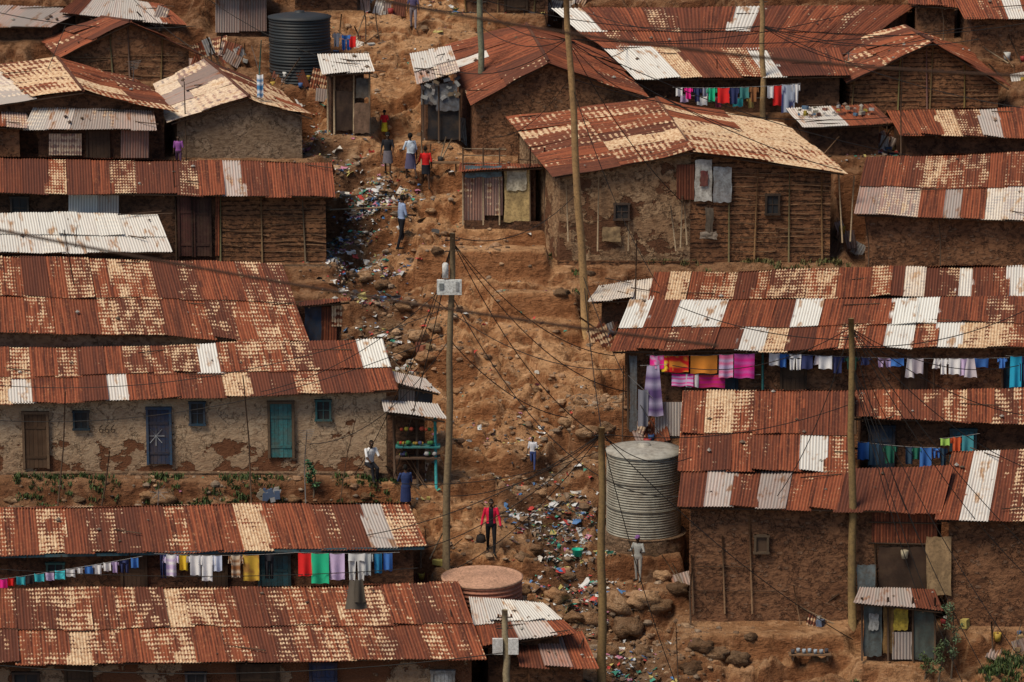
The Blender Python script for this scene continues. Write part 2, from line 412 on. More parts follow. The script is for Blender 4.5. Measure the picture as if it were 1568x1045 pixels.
def gable(name,base,LF,LB,RF,RB,TF,TB,dy,wm='mud',pale=(.3,.3),whL=(),whR=(),stk=False,fn=None,overh=.4,ins=.3,doors=(),wins=(),zb=None,rows=2,wmL=None):
    global HID; HID+=1; sd=HID
    yw=ys(base); yf=yw-overh; yb=yf+dy
    lf,lb,rf,rb,tf,tb=P(*LF,yf),P(*LB,yb),P(*RF,yf),P(*RB,yb),P(*TF,yf),P(*TB,yb)
    zp=zs(yw) if zb is None else zb
    par=empty(name,((lf.x+tf.x)/2,(yf+yb)/2,zp))
    mb=MB(); roof(mb,lb,lf,rf,rb,rows,pale[0],whL,sd*17); roof(mb,tf,tb,rb,rf,rows,pale[1],whR,sd*19)
    debris(mb,lb,lf,rf,rb,4,sd); debris(mb,tf,tb,rb,rf,4,sd+1)
    cap=[rf+Vector((0,-.05,.05)),rb+Vector((0,0,.05))]; mb.tube(cap,.07,6,(.12,.04,.025),1)
    mb.build('corrugated_roof',MATS,par)
    f=overh/dy; wb=MB()
    L=lf.lerp(lb,f);R=rf.lerp(rb,f);T=tf.lerp(tb,f)
    kl=ins/max(.3,(R-L).length); kt=ins/max(.3,(R-T).length)
    a=L.lerp(R,kl);b=T.lerp(R,kt); a2=lb.lerp(rb,kl); b2=tb.lerp(rb,kt)
    for q in(a,b,a2,b2,R): q.z-=.08
    B0=zp-.5
    for q in(a,b,R): q.y=yw
    wall(wb,a,R,B0,a.z,R.z,4,seed=sd); wall(wb,R,b,B0,R.z,b.z,3,seed=sd+1)
    wall(wb,a2,a,B0,a2.z,a.z,4,seed=sd+2); wall(wb,b,b2,B0,b.z,b2.z,3,seed=sd+3)
    rb2=rb+Vector((0,-.2,-.08)); a2.y-=.2;b2.y-=.2
    wall(wb,b2,rb2,B0,b2.z,rb2.z,3,seed=sd+4); wall(wb,rb2,a2,B0,rb2.z,a2.z,3,seed=sd+5)
    if stk: sticks(wb,a,R,zp,a.z,R.z,sd); sticks(wb,R,b,zp,R.z,b.z,sd+1)
    wb.tube([lf+Vector((0,.05,-.07)),rf+Vector((0,.05,-.07))],.035,5,DWOOD,1); wb.tube([rf+Vector((0,.05,-.07)),tf+Vector((0,.05,-.07))],.035,5,DWOOD,1)
    for D in doors: door(wb,*D[:4],yw-.03,*D[4:])
    for W_ in wins: window(wb,*W_[:4],yw-.03,*W_[4:])
    if fn: fn(wb,yw,zp,a,b,a.z,b.z)
    wb.build('walls',[RUST,VC,VPLAS,WM[wm],WM[wmL or wm]],par)
    pad(min(a.x,a2.x)-.15,max(b.x,b2.x)+.15,yw-.1,yb,zp)
    return dict(yw=yw,zp=zp,par=par)
def sheet(mb,u0,v0,u1,v1,y,col=None,pale=.3,white=0,seed=1,tilt=0,lean=0):
    a=P(u0,v1,y);b=P(u1,v1,y);c=P(u1+lean,v0,y+tilt);d=P(u0+lean,v0,y+tilt)
    A,B,C,D=[np.array(q) for q in(a,b,c,d)]
    if col is None:
        r=random.Random(seed)
        L=(b-a).length; n=max(12,int(L/.1*5)); SS,TT=np.meshgrid(np.linspace(0,1,n),np.linspace(0,1,4))
        Pt=(A*(1-SS)[...,None]+B*SS[...,None])*(1-TT)[...,None]+(D*(1-SS)[...,None]+C*SS[...,None])*TT[...,None]
        Pt[...,1]+= -.016*np.sin(SS*L/.1*6.283)
        mb.grid(Pt,(pale,r.random(),white),0,True,np.stack([SS*L/.1,TT*(d-a).length,np.full_like(SS,seed%37)],-1))
    else:
        nx=10;SS,TT=np.meshgrid(np.linspace(0,1,nx),np.linspace(0,1,nx))
        Pt=(A*(1-SS)[...,None]+B*SS[...,None])*(1-TT)[...,None]+(D*(1-SS)[...,None]+C*SS[...,None])*TT[...,None]
        Pt[...,1]-=.04*vn(SS*4+seed,TT*4)
        Pt[...,0]+=(vn(TT*5+seed,SS*2,3)-.5)*.06; Pt[...,2]+=(vn(SS*5+seed,TT*2,8)-.5)*.06
        cc=np.array(col)*(.6+.8*vn(SS*6+seed,TT*6,5)).reshape(-1,1)
        mb.grid(Pt,cc,1,True)
LX,RX=-130,1700
# =============================== HOUSES, left side
house('long_tin_roof_house',1108,(LX,1020),(742,1006),(700,896),(LX,907),wm='plaster',pale=.85,wins=[(40,1030,1060,40,(.05,.035,.03)),(300,1030,1070,30,(.06,.06,.07))],doors=[(120,1022,1100,36,DWOOD),(495,1018,1100,36,(.03,.05,.12)),(395,1020,1100,60,DWOOD),(678,1030,1100,30,(.5,.5,.48))],deb=16) if False else house('long_tin_roof_house',1108,(LX,1020),(742,1006),(700,896),(LX,907),wm='plaster',pale=.79,wins=[(40,1030,1060,40,(.05,.035,.03)),(300,1030,1070,30,(.06,.06,.07))],doors=[(120,1022,1100,36,DWOOD),(495,1018,1100,36,(.03,.05,.12)),(395,1020,1100,60,DWOOD),(678,1030,1100,30,(.5,.5,.48))],deb=16)
hB=house('long_tin_roof_house',952,(LX,852),(652,836),(625,771),(LX,780),wm='dark',pale=.42,rows=1,fascia=(.035,.1,.13),whites=[(470,500,0,.35),(560,600,0,.5)],wins=[(85,862,885,26,(.03,.1,.09))],doors=[(205,850,940,34,DWOOD),(420,850,940,44,(.03,.1,.12)),(330,850,940,30,DWOOD)])
def plinthC(wb,yw,zp,a,b,zl,zr):
    wall(wb,(a.x,yw-.32),(b.x+.1,yw-.32),zp-.9,zp+.06,zp+.06,4,.07,77)
    SS,TT=np.meshgrid(np.linspace(a.x,b.x+.1,90),np.linspace(yw-.33,yw,3)); wb.grid(np.stack([SS,TT,zp+.05+0*SS],-1),(.5,.5,.5),4)
    def stroke(pts,col=(.02,.018,.016),r=.014,yy=.075): wb.tube([P(u,v,yw-yy) for u,v in pts],r,4,col,1)
    for k in range(3):
        u=153+k*9
        stroke([(u+4,651),(u,655),(u-1,660),(u+1,663),(u+4,662),(u+5,659),(u+2,657),(u,658)])
    for A in range(0,180,45):
        cx,cy=239,668; dx,dy=13*math.cos(math.radians(A)),15*math.sin(math.radians(A))
        stroke([(cx-dx,cy-dy),(cx+dx,cy+dy)],(.45,.5,.55),.008,.13)
hC=house('plastered_row_house',724,(LX,620),(608,597),(585,524),(LX,538),wm='plaster',pale=.65,ext=.9,fn=plinthC,whites=[(8,45,0,.75),(310,350,1,.9),(545,600,1,.95)],
  doors=[(54,634,716,34,(.075,.04,.022),1,(.16,.1,.06)),(243,627,710,32,(.02,.035,.075),2,(.03,.07,.13)),(430,618,700,34,(.04,.17,.18),3,(.12,.08,.05))],
  wins=[(124,630,657,22,(.015,.035,.05)),(302,616,650,22,(.02,.06,.10)),(495,613,643,22,(.02,.11,.12))])
hD=house('tin_roof_house',608,(LX,500),(472,522),(430,405),(LX,390),wm='gray',tanr=.36,pale=.68,back=1.0)
hE=house('wattle_wall_house',402,(LX,292),(512,300),(506,251),(LX,240),wm='dark',pale=.12,split=(334,'wattle'),back=2.2,whites=[(350,375,0,.5)],rows=1,
   doors=[(308,305,392,24,(.05,.02,.018)),(285,302,392,20,(.1,.035,.03))],wins=[(30,302,335,26,(.03,.03,.03))],
   fn=lambda wb,yw,zp,a,b,zl,zr:(sheet(wb,105,297,150,330,yw-.08,pale=0,white=.9,seed=3),sheet(wb,150,298,182,332,yw-.1,pale=0,white=.55,seed=5),sheet(wb,330,300,336,392,yw-.07,pale=0,seed=8),wall(wb,(a.x,yw-.3),(b.x+.2,yw-.3),zp-1.1,zp-.02,zp-.02,4,.06,78)))
house('lean_to_shed',468,(LX,386),(262,385),(240,329),(LX,327),wm='dark',dy=2.0,back=.0,pale=.2,whites=[(-400,400,0,.8),(-400,400,1,.86)],zb=zs(ys(455)),yoff=.2)
house('small_tin_shed',548,(462,468),(536,462),(534,458),(462,461),wm='dark',dy=1.3,back=0,rows=1,pale=.1,fn=lambda wb,yw,zp,a,b,zl,zr:(sheet(wb,466,468,492,540,yw-.1,col=(.03,.05,.09)),sheet(wb,492,470,516,545,yw-.12,pale=0,seed=4),sheet(wb,508,468,524,500,yw-.15,pale=.9,seed=4)),deb=2)
def gat0(u,v): y=ys(v); return P(u,v,y)
def kiosk(wb,yw,zp,a,b,zl,zr):
    for u,v1,c in((668,752,(.03,.32,.34)),(605,745,(.1,.06,.04)),(640,748,(.06,.04,.03))):
        g=gat0(u,v1); wb.tube([g,P(u-2,636,g.y)],.05,6,c,1)
    for v,cc in((683,(.03,.2,.2)),(700,(.1,.06,.04))): wb.box(P(640,v,yw-.35),(1.5,.5,.05),cc,1)
    r=random.Random(4)
    for i in range(34):
        p=P(r.uniform(610,666),r.choice([681,698,660]),yw-.35-r.uniform(0,.2)); s=r.uniform(.05,.1)
        wb.lathe(p,[(0,0),(s*.6,0),(s,s*.6),(s*.7,s*1.4),(0,s*1.6)],8,r.choice([(.3,.25,.03),(.35,.04,.02),(.03,.18,.05),(.4,.22,.03),(.03,.06,.2),(.4,.4,.4)]),1)
house('market_kiosk',738,(592,632),(682,644),(668,622),(588,616),wm='dark',dy=1.1,back=0,rows=1,whites=[(0,2000,0,.6)],fn=kiosk,deb=2,inl=.1,inr=.5,overh=.7)
house('small_tin_shed',700,(605,590),(672,602),(650,582),(603,570),wm='dark',dy=1.2,back=0,rows=1,whites=[(0,2000,0,.5)],deb=2,fn=lambda wb,yw,zp,a,b,zl,zr:(sheet(wb,610,588,636,625,yw-.1,pale=0,white=.35,seed=4),sheet(wb,636,592,662,628,yw-.12,col=(.05,.06,.075))))
# top-left group
gable('tin_roof_house',245,(-18,162),(-95,118),(128,140),(88,90),(268,168),(205,122),4.6,wm='dark',pale=(.95,.4),whL=[(-200,130,0,.45)],doors=[(170,172,240,34,(.03,.05,.07))])
house('tin_roof_house',262,(40,196),(238,196),(232,160),(62,150),wm='dark',dy=1.8,back=0,pale=.7,rows=1,whites=[(0,110,0,.6),(120,240,0,.35)],zb=zs(ys(256)),doors=[(150,200,250,30,DWOOD)],fn=lambda wb,yw,zp,a,b,zl,zr:(sheet(wb,185,190,228,242,yw-.1,pale=0,white=.15,seed=3),sheet(wb,75,205,125,238,yw-.1,pale=.9,white=.2,seed=3)))
house('tin_roof_house',262,(LX,190),(42,196),(38,150),(LX,140),wm='mud',dy=2.4,back=0,pale=.7,rows=1,whites=[(0,42,0,.3)],zb=zs(ys(256)))
gable('mud_wall_house',242,(262,188),(236,130),(382,150),(315,92),(478,180),(428,140),4.6,wm='gray',pale=(1.,.9),whL=[(200,400,0,.3),(200,400,1,.2)])
gable('mud_wall_house',125,(95,84),(62,64),(200,34),(155,28),(308,82),(235,52),3.6,wm='mud',pale=(.2,.1),stk=True)
house('tin_roof_house',60,(LX,42),(78,40),(130,12),(LX,10),wm='dark',pale=.5,whites=[(-200,200,0,.4)],rows=1)
house('tin_roof_house',40,(95,20),(285,38),(250,8),(130,-8),wm='dark',pale=.2,rows=1,whites=[(150,230,0,.6)])
house('tin_wall_shack',56,(318,-8),(412,-10),(405,-40),(322,-36),wm='dark',rows=1,fn=lambda wb,yw,zp,a,b,zl,zr:(sheet(wb,330,-6,366,50,yw-.1,pale=.1,white=.35,seed=3),sheet(wb,366,-6,408,48,yw-.12,pale=.0,white=.2,seed=5)))
house('tin_roof_house',16,(440,-18),(560,-20),(550,-50),(440,-50),wm='mud')
house('mud_wall_house',20,(700,-22),(850,-22),(850,-50),(700,-50),wm='mud',stk=True,doors=[(790,-16,16,30,DWOOD)])
# =============================== centre / right
gable('mud_wall_house',238,(722,158),(683,72),(840,96),(806,38),(990,150),(925,78),5.2,wm='mud',pale=(.0,.05))
house('long_tin_roof_house',150,(925,74),(1290,84),(1400,10),(850,16),wm='dark',pale=.12,rows=2,back=1.5,yoff=1.6,whites=[(868,892,1,.9),(1120,1150,1,.8)])
house('tin_roof_extension',172,(975,122),(1300,116),(1285,74),(925,72),wm='dark',pale=.4,rows=1,back=0,whites=[(925,968,0,.9),(985,1015,0,.9),(1165,1185,0,.8)])
gable('wattle_wall_house',172,(1296,126),(1252,74),(1428,64),(1385,42),(1545,135),(1480,75),4.5,wm='wattle',pale=(.5,.1),stk=True)
house('tin_roof_house',90,(1480,26),(RX,30),(RX,-10),(1460,-10),wm='mud',rows=1)
house('tin_roof_house',58,(1395,8),(1475,12),(1470,-14),(1390,-16),wm='mud',rows=1)
house('tin_roof_house',244,(1382,204),(RX,214),(RX,163),(1362,170),wm='dark',pale=.4,rows=1,whites=[(1500,1520,0,.5)])
house('mud_wall_house',412,(1312,328),(RX,342),(RX,232),(1330,243),wm='mud',pale=.45,rows=2,whites=[(1310,1400,0,.3),(1440,1480,0,.4),(1520,1568,0,.6)],stk=False)
def roofstuff(wb,yw,zp,a,b,zl,zr):
    r=random.Random(3)
    for i in range(30):
        p=P(r.uniform(1222,1335),r.uniform(163,178),yw+.4+r.uniform(0,.6)); s=r.uniform(.05,.13)
        wb.box(p,(s*2,s,s),r.choice([(.4,.4,.4),(.4,.32,.05),(.2,.08,.06),(.08,.18,.3),(.35,.32,.25)]),1,Matrix.Rotation(r.uniform(0,3),3,'Z'))
house('small_tin_shed',238,(1232,196),(1364,190),(1335,158),(1208,164),wm='dark',rows=1,whites=[(0,1290,0,.7)],fn=roofstuff,dy=2.2,back=0,deb=12)
def wallI(wb,yw,zp,a,b,zl,zr):
    y=yw-.12
    sheet(wb,1064,245,1090,308,y,col=(.55,.54,.5),seed=1); sheet(wb,1092,256,1120,310,y-.02,col=(.26,.28,.3),seed=2); sheet(wb,1072,262,1084,285,y-.06,col=(.15,.04,.04))
    sheet(wb,1036,252,1064,306,y,pale=.0,seed=6)
    window(wb,952,312,336,22,yw-.03,(.05,.035,.03)); window(wb,1183,298,328,20,yw-.05,(.03,.02,.015))
    for u0,v0,u1,v1,c in((922,348,950,370,(.28,.19,.1)),(1080,318,1092,365,(.1,.08,.06)),(1072,355,1098,366,(.3,.25,.2))):
        sheet(wb,u0,v0,u1,v1,y-.03,col=c,seed=u0)
    for u,v0,v1,l in((1042,300,380,3),(1052,310,375,-4),(1035,315,385,-8),(962,340,385,1),(1290,262,372,-6),(1302,270,370,6),(915,270,385,2),(870,275,370,-3)):
        wb.tube([P(u,v1,y-.15),P(u+l,v0,y-.05)],.03,5,GWOOD,1)
    xs=P(1115,300,yw).x
    sticks(wb,(xs,yw-.03),(b.x,yw-.03),zp,zr,zr,55,.17,1.0)
    wall(wb,(a.x-.1,yw-.25),(P(1100,0,yw).x,yw-.25),zp-1.0,zp+.12,zp+.1,3,.1,79)
gable('wattle_wall_house',402,(850,270),(780,182),(1062,232),(1005,152),(1292,265),(1195,190),6.,wm='wattle',wmL='patchy',pale=(.8,.85),fn=wallI,rows=2)
def shackW(wb,yw,zp,a,b,zl,zr):
    y=yw-.1
    sheet(wb,708,262,742,338,y,pale=.35,white=.15,seed=3); sheet(wb,742,270,770,330,y-.03,pale=.4,white=.2,seed=8); sheet(wb,772,258,812,340,y-.05,col=(.55,.40,.18),seed=3)
    sheet(wb,712,254,768,272,y-.08,col=(.12,.2,.24),seed=3); sheet(wb,776,256,806,292,y-.09,col=(.6,.55,.42),seed=2)
    for v in(228,238,250): wb.tube([P(708,v,y+.1),P(775,v+1,y)],.022,5,GWOOD,1)
    for u in(709,740,765,812,834): wb.tube([P(u,345,y-.1),P(u,226,y-.05)],.03,5,GWOOD if u<800 else DWOOD,1)
    wall(wb,(a.x-.2,yw-.2),(b.x+.5,yw-.2),zp-.9,zp+.3,zp+.25,3,.08,33)
house('small_tin_shed',348,(706,262),(834,256),(828,248),(708,252),wm='dark',rows=1,dy=1.6,back=0,pale=.4,fn=shackW,deb=6)
# right rows
house('small_tin_shed',520,(905,462),(1000,458),(1000,424),(920,436),wm='dark',rows=1,dy=2.,back=0,pale=.9,whites=[(0,2000,0,.6)],yoff=.4)
house('long_tin_roof_house',548,(996,460),(RX,450),(RX,404),(1006,419),wm='dark',rows=1,pale=.7,back=1.2,yoff=1.2,whites=[(1455,1480,0,.8),(1385,1410,0,.5),(1555,1590,0,.8)],sw=.6)
wP=[(972,1015,1,.95),(1030,1078,1,.95),(1080,1108,1,.9),(1212,1255,1,.95),(1360,1400,1,1),(1400,1450,1,1),(1360,1405,0,.95),(1448,1490,0,.9)]
def wallP(wb,yw,zp,a,b,zl,zr):
    sheet(wb,1003,616,1050,668,yw-.35,pale=0,white=.6,seed=3)
    for u in(962,1050,1168,1310,1430,1535): wb.tube([P(u,665,yw-.25),P(u,540,yw-.25)],.045,6,DWOOD if u!=1168 else (.03,.2,.2),1)
    sheet(wb,964,545,975,660,yw-.3,col=(.14,.15,.16),seed=3)
hP=house('long_tin_roof_house',664,(938,538),(RX,528),(RX,455),(968,462),wm='mud',pale=.5,whites=wP,rows=2,back=1.,fn=wallP,sw=.85,doors=[(1215,555,640,34,DWOOD),(1110,560,640,34,(.03,.06,.09)),(1400,560,640,34,DWOOD),(1560,555,640,40,(.02,.07,.11))],overh=.6)
hQ2=house('long_tin_roof_house',745,(1306,640),(RX,650),(RX,596),(1306,602),wm='dark',pale=.4,rows=1,back=1.3,doors=[(1350,655,735,34,(.03,.06,.10)),(1475,660,735,34,(.04,.15,.2))])
def wallR(wb,yw,zp,a,b,zl,zr):
    r=random.Random(8)
    window(wb,1166,820,846,20,yw-.05,(.1,.07,.045),glass=(.09,.055,.035),bars=False)
    sheet(wb,1335,782,1435,832,yw-.12,pale=-.3,seed=4)
    for u in(1062,1110,1152,1342,1432): wb.tube([P(u,940,yw-.08),P(u+r.uniform(-5,5),r.choice([790,850,820]),yw-.06)],.03,5,WOOD,1)
    for v in(800,832): wb.tube([P(1330,v,yw-.15),P(1442,v+2,yw-.15)],.03,5,DWOOD,1)
    sheet(wb,1418,822,1456,912,yw-.4,col=(.38,.25,.13),seed=4)
    sheet(wb,1312,865,1340,905,yw-.3,col=(.12,.15,.16),seed=4)
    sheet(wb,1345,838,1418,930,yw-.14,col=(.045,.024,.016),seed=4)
    wb.lathe(P(1385,855,yw-.3),[(0,0),(.1,.0),(.13,.25),(.12,.26),(0,.27)],12,(.5,.45,.32),1)
    for v in (868,905): wb.tube([P(1066,v,yw-.05),P(1150+r.uniform(0,100),v+r.uniform(-4,4),yw-.05)],.014,4,DWOOD,1)
hR=house('two_tier_roof_house',948,(1042,776),(1440,783),(1458,715),(1048,724),wm='mudstone',pale=.3,rows=1,back=0,fn=wallR,whites=[(1095,1120,0,.5),(1180,1215,0,.35)],ext=.4)
house('upper_tin_roof_house',948,(1042,722),(1302,724),(1306,599),(1050,600),wm='mud',pale=.15,rows=2,back=.8,zb=hR['zp'],yoff=(hR['yr']-hR['yw'])+.35,overh=.45,whites=[(1212,1252,0,.85)])
house('tin_roof_house',962,(1436,796),(RX,796),(RX,690),(1462,694),wm='mud',pale=.5,rows=1,back=2.2,yoff=0.1)
def kioskX(wb,yw,zp,a,b,zl,zr):
    y=yw-.1
    sheet(wb,1322,925,1350,1005,y,col=(.10,.12,.12),seed=2);sheet(wb,1352,930,1368,1000,y-.02,col=(.25,.14,.05),seed=2);sheet(wb,1368,930,1390,965,y-.03,col=(.5,.36,.05),seed=2)
    sheet(wb,1366,968,1396,1010,y-.04,pale=.2,white=.4,seed=6);sheet(wb,1396,930,1430,1010,y-.05,col=(.08,.10,.09),seed=2);sheet(wb,1330,940,1345,965,y-.05,col=(.4,.4,.38),seed=2)
    for u in(1320,1360,1398,1432): wb.tube([P(u,1012,y-.1),P(u,915,y-.1)],.035,5,DWOOD,1)
house('small_tin_shed',1012,(1312,922),(1444,936),(1430,905),(1320,902),wm='dark',rows=1,dy=1.5,back=0,pale=.3,whites=[(1300,1380,0,.4)],fn=kioskX,deb=6)
house('patched_tin_shed',1075,(735,990),(880,968),(830,925),(722,918),wm='dark',rows=2,back=.4,dy=2.6,pale=.2,whites=[(700,760,1,.7),(780,900,1,.85),(780,840,0,.6)],sw=.6)
house('tin_roof_house',1098,(800,1018),(914,1020),(890,966),(790,972),wm='mud',rows=1,back=.3,pale=.1,whites=[(830,850,0,.2)],zb=zs(ys(1090)))
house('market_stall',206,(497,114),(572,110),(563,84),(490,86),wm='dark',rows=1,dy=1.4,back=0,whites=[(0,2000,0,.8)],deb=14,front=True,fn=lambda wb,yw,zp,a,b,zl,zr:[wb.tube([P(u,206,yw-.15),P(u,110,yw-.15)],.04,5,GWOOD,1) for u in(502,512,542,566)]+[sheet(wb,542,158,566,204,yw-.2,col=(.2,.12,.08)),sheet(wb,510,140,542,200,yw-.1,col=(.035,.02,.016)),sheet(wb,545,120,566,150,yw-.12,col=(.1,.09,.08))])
def stallV(wb,yw,zp,a,b,zl,zr):
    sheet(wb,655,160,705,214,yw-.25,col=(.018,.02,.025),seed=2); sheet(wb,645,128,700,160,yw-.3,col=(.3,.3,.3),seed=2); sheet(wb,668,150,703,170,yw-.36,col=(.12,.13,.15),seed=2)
    r=random.Random(5)
    for i in range(26):
        p=P(r.uniform(642,702),r.uniform(120,160),yw-.4); s=r.uniform(.05,.13); wb.box(p,(s*2,s,s),r.choice([(.35,.35,.35),(.05,.05,.06),(.2,.15,.1),(.4,.4,.38)]),1,Matrix.Rotation(r.uniform(0,3),3,'Y'))
    for u in(648,672,704): wb.tube([P(u,216,yw-.4),P(u,118,yw-.35)],.035,5,DWOOD,1)
house('market_stall',216,(642,128),(702,108),(690,74),(632,84),wm='dark',rows=2,dy=1.8,back=0,whites=[(0,2000,1,.75),(0,2000,0,.4)],fn=stallV,deb=10)
# ledge and mounds
y0,y1=ys(428),ys(388); pad(P(640,0,y0).x,P(835,0,y0).x,y0+.5,y1,zs(ys(385))+.25,.3)
y0,y1=ys(470),ys(455); pad(P(760,0,y0).x,P(880,0,y0).x,y0,y1,zs(ys(450))+.2,.35)
y0,y1=ys(560),ys(545); pad(P(650,0,y0).x,P(720,0,y0).x,y0,y1,zs(ys(535))+.2,.35)
y0,y1=ys(905),ys(885); pad(P(1070,0,y0).x-1.2,P(1050,0,y0).x,y0,y1,zs(ys(895)),.5)
y0,y1=ys(985),ys(955); pad(P(1062,0,y0).x,P(1310,0,y0).x,y0,y1,zs(ys(962)),.35)
y0,y1=ys(665),ys(610); pad(P(885,0,y0).x,P(975,0,y0).x,y0,y1,zs(ys(615))+.2,.45)
tankW_y=ys(845)+1.2; pad(P(930,0,tankW_y).x,P(1045,0,tankW_y).x,tankW_y-1.3,tankW_y+1.3,zs(ys(850)),.4)
# ---------------------------------------------------------------- terrain
xs=np.concatenate([np.linspace(-140,-22,40)[:-1],np.arange(-22,22,.085),np.linspace(22,140,40)])
yy=np.concatenate([np.linspace(60,106,30)[:-1],np.arange(106,152,.075),np.linspace(152,420,60)])
X,Y=np.meshgrid(xs,yy); Z=h(X,Y)
path=POLY([(655,-20),(625,60),(610,130),(610,200),(640,280),(650,340),(680,400),(760,480),(790,540),(740,600),(720,700),(740,800),(755,870),(800,960)])
path2=POLY([(730,440),(760,520),(820,560),(760,640)])
dp=np.minimum(segd(X,Y,path),segd(X,Y,path2)-.6)
open_=np.exp(-(np.maximum(dp-2.,0)/2.)**2)
gd=np.minimum(segd(X,Y,GUL[0][0]),segd(X,Y,GUL[1][0]))
gm=np.exp(-(gd/1.05)**2)
nz=fbm(X*.6,Y*.6,4,2)
bright=np.array([.62,.345,.17]); dull=np.array([.33,.175,.09]); gray=np.array([.21,.15,.10])
t=np.clip(open_*(.5+nz*1.0),0,1)[...,None]
col=dull*(1-t)+bright*t
br=POLY([(1080,985),(1200,975),(1310,990),(1568,1020)]); db=np.exp(-(segd(X,Y,br)/1.7)**2)[...,None]*.8
col=col*(1-db)+bright*.9*db
g_=np.clip(gm*(.4+nz*.8),0,1)[...,None]; col=col*(1-g_)+gray*g_
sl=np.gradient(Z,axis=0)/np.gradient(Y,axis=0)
sh=np.clip((sl-.8)/1.4,0,1)[...,None]; col=col*(1-sh*np.array([.42,.55,.62]))  # steep cut faces darkened by slope, bank shade put into the soil colour
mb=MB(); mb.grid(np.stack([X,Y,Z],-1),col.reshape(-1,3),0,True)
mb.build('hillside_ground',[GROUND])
# ---------------------------------------------------------------- rocks, litter, plants
def rockV(c,s,seed,n=7,m=10):
    th=np.linspace(0,np.pi,n);ph=np.linspace(0,2*np.pi,m+1)
    T,PH=np.meshgrid(th,ph,indexing='ij')
    d=np.stack([np.sin(T)*np.cos(PH),np.sin(T)*np.sin(PH),np.cos(T)],-1)
    rr=.6+.8*vn(d[...,0]*2.1+seed*3.1+d[...,2],d[...,1]*2.1+d[...,2]*1.6,seed)
    rr[:,-1]=rr[:,0]
    return d*rr[...,None]*np.array(s)+np.array(c)
def rocks(name,pts,cols,n=7,m=10,mat=None):
    mb=MB()
    for i,(p,s) in enumerate(pts):
        g=random.uniform(.6,1.25); c=random.choice(cols)
        mb.grid(rockV(p,s,i%91,n,m),tuple(q*g for q in c),0,n>6)
    mb.build(name,[mat or VC])
RC=[(.34,.20,.115),(.22,.135,.08),(.42,.27,.16),(.30,.22,.155)]
big=[(760,890,.35),(800,905,.3),(945,930,.65),(985,925,.5),(960,965,.5),(1010,945,.4),(1075,990,.4),(1100,1003,.35),(250,766,.45),(226,764,.25),(18,768,.22),(350,767,.2),(120,768,.2),(850,915,.4),(870,885,.25),(820,845,.25),(905,955,.4),(670,390,.2),(560,430,.3),(640,520,.35),(860,450,.25),(500,330,.22),(1150,977,.22),(1040,905,.35),(1015,885,.3),(930,1000,.35),(985,1000,.3),(880,950,.3),(1060,1025,.4),(1130,1012,.35),(505,265,.2),(450,765,.2),(560,768,.2),(600,500,.35),(620,540,.4),(665,505,.3),(585,440,.3),(650,560,.35),(900,680,.35),(870,650,.3),(930,660,.35),(915,700,.25),(820,600,.2),(890,620,.25),(800,860,.3),(830,760,.25),(620,470,.3),(700,600,.2),(740,650,.22),(790,690,.25),(660,330,.2),(690,360,.2)]
pl=[]
for u,v,s in big:
    p=gat(u,v); pl.append((p+Vector((0,0,s*.02)),(s,s*.8,s*.62)))
rocks('boulder_group',pl,[(.42,.235,.12),(.30,.18,.10),(.46,.28,.155)],14,20,GROUND)
pts=[];r=random.Random(11)
def sampleg(polys,w,n,r):
    out=[]
    for _ in range(n):
        pl=r.choice(polys); i=r.randrange(len(pl)-1); t=r.random()
        x=pl[i][0]*(1-t)+pl[i+1][0]*t+r.gauss(0,w); y=pl[i][1]*(1-t)+pl[i+1][1]*t+r.gauss(0,w)
        out.append((x,y))
    return out
GP=[g[0] for g in GUL[:2]]
bank=POLY([(600,490),(640,540),(700,560)]); bank2=POLY([(850,600),(900,640),(940,680)]); bank3=POLY([(930,880),(1000,960),(1080,1030)]); bk4=POLY([(0,765),(300,768),(620,765)])
xy=sampleg(GP,.8,1000,r)+sampleg([path],2.4,1300,r)+sampleg([bank,bank2,bank3,bk4],.8,1200,r)
xa=np.array(xy); za=h(xa[:,0],xa[:,1])
for (x,y),z in zip(xy,za):
    s=min(.2,.022+r.expovariate(25)); pts.append(((x,y,z+s*.1),(s,s*r.uniform(.6,1),s*.6)))
rocks('loose_stones',pts,RC,5,7)
mb=MB()
LC=[(.72,.72,.7),(.6,.6,.6),(.42,.42,.42),(.06,.06,.07),(.05,.05,.05),(.08,.2,.42),(.5,.06,.05),(.06,.3,.22),(.5,.42,.15),(.65,.65,.64),(.22,.15,.1),(.6,.56,.5),(.12,.09,.07),(.5,.2,.3),(.26,.18,.12),(.38,.28,.2)]
trash=[POLY([(520,245),(560,285),(560,310),(540,345)]),POLY([(560,285),(600,300)]),POLY([(535,350),(545,400),(580,430)]),POLY([(855,800),(868,860),(905,900)]),POLY([(830,790),(880,790)])]
xy=sampleg(GP,.75,1500,r)+sampleg(trash,.68,3000,r)+sampleg([path],2.6,550,r)+sampleg([bk4],.4,60,r)+sampleg([POLY([(940,990),(1000,1040)]),POLY([(480,140),(490,215)]),POLY([(1300,235),(1380,215)]),POLY([(700,648),(760,655),(830,640)]),POLY([(560,0),(700,10),(850,14)]),POLY([(600,490),(640,560)]),POLY([(880,720),(900,860),(920,900)])],.45,1100,r)
xa=np.array(xy); za=h(xa[:,0],xa[:,1])
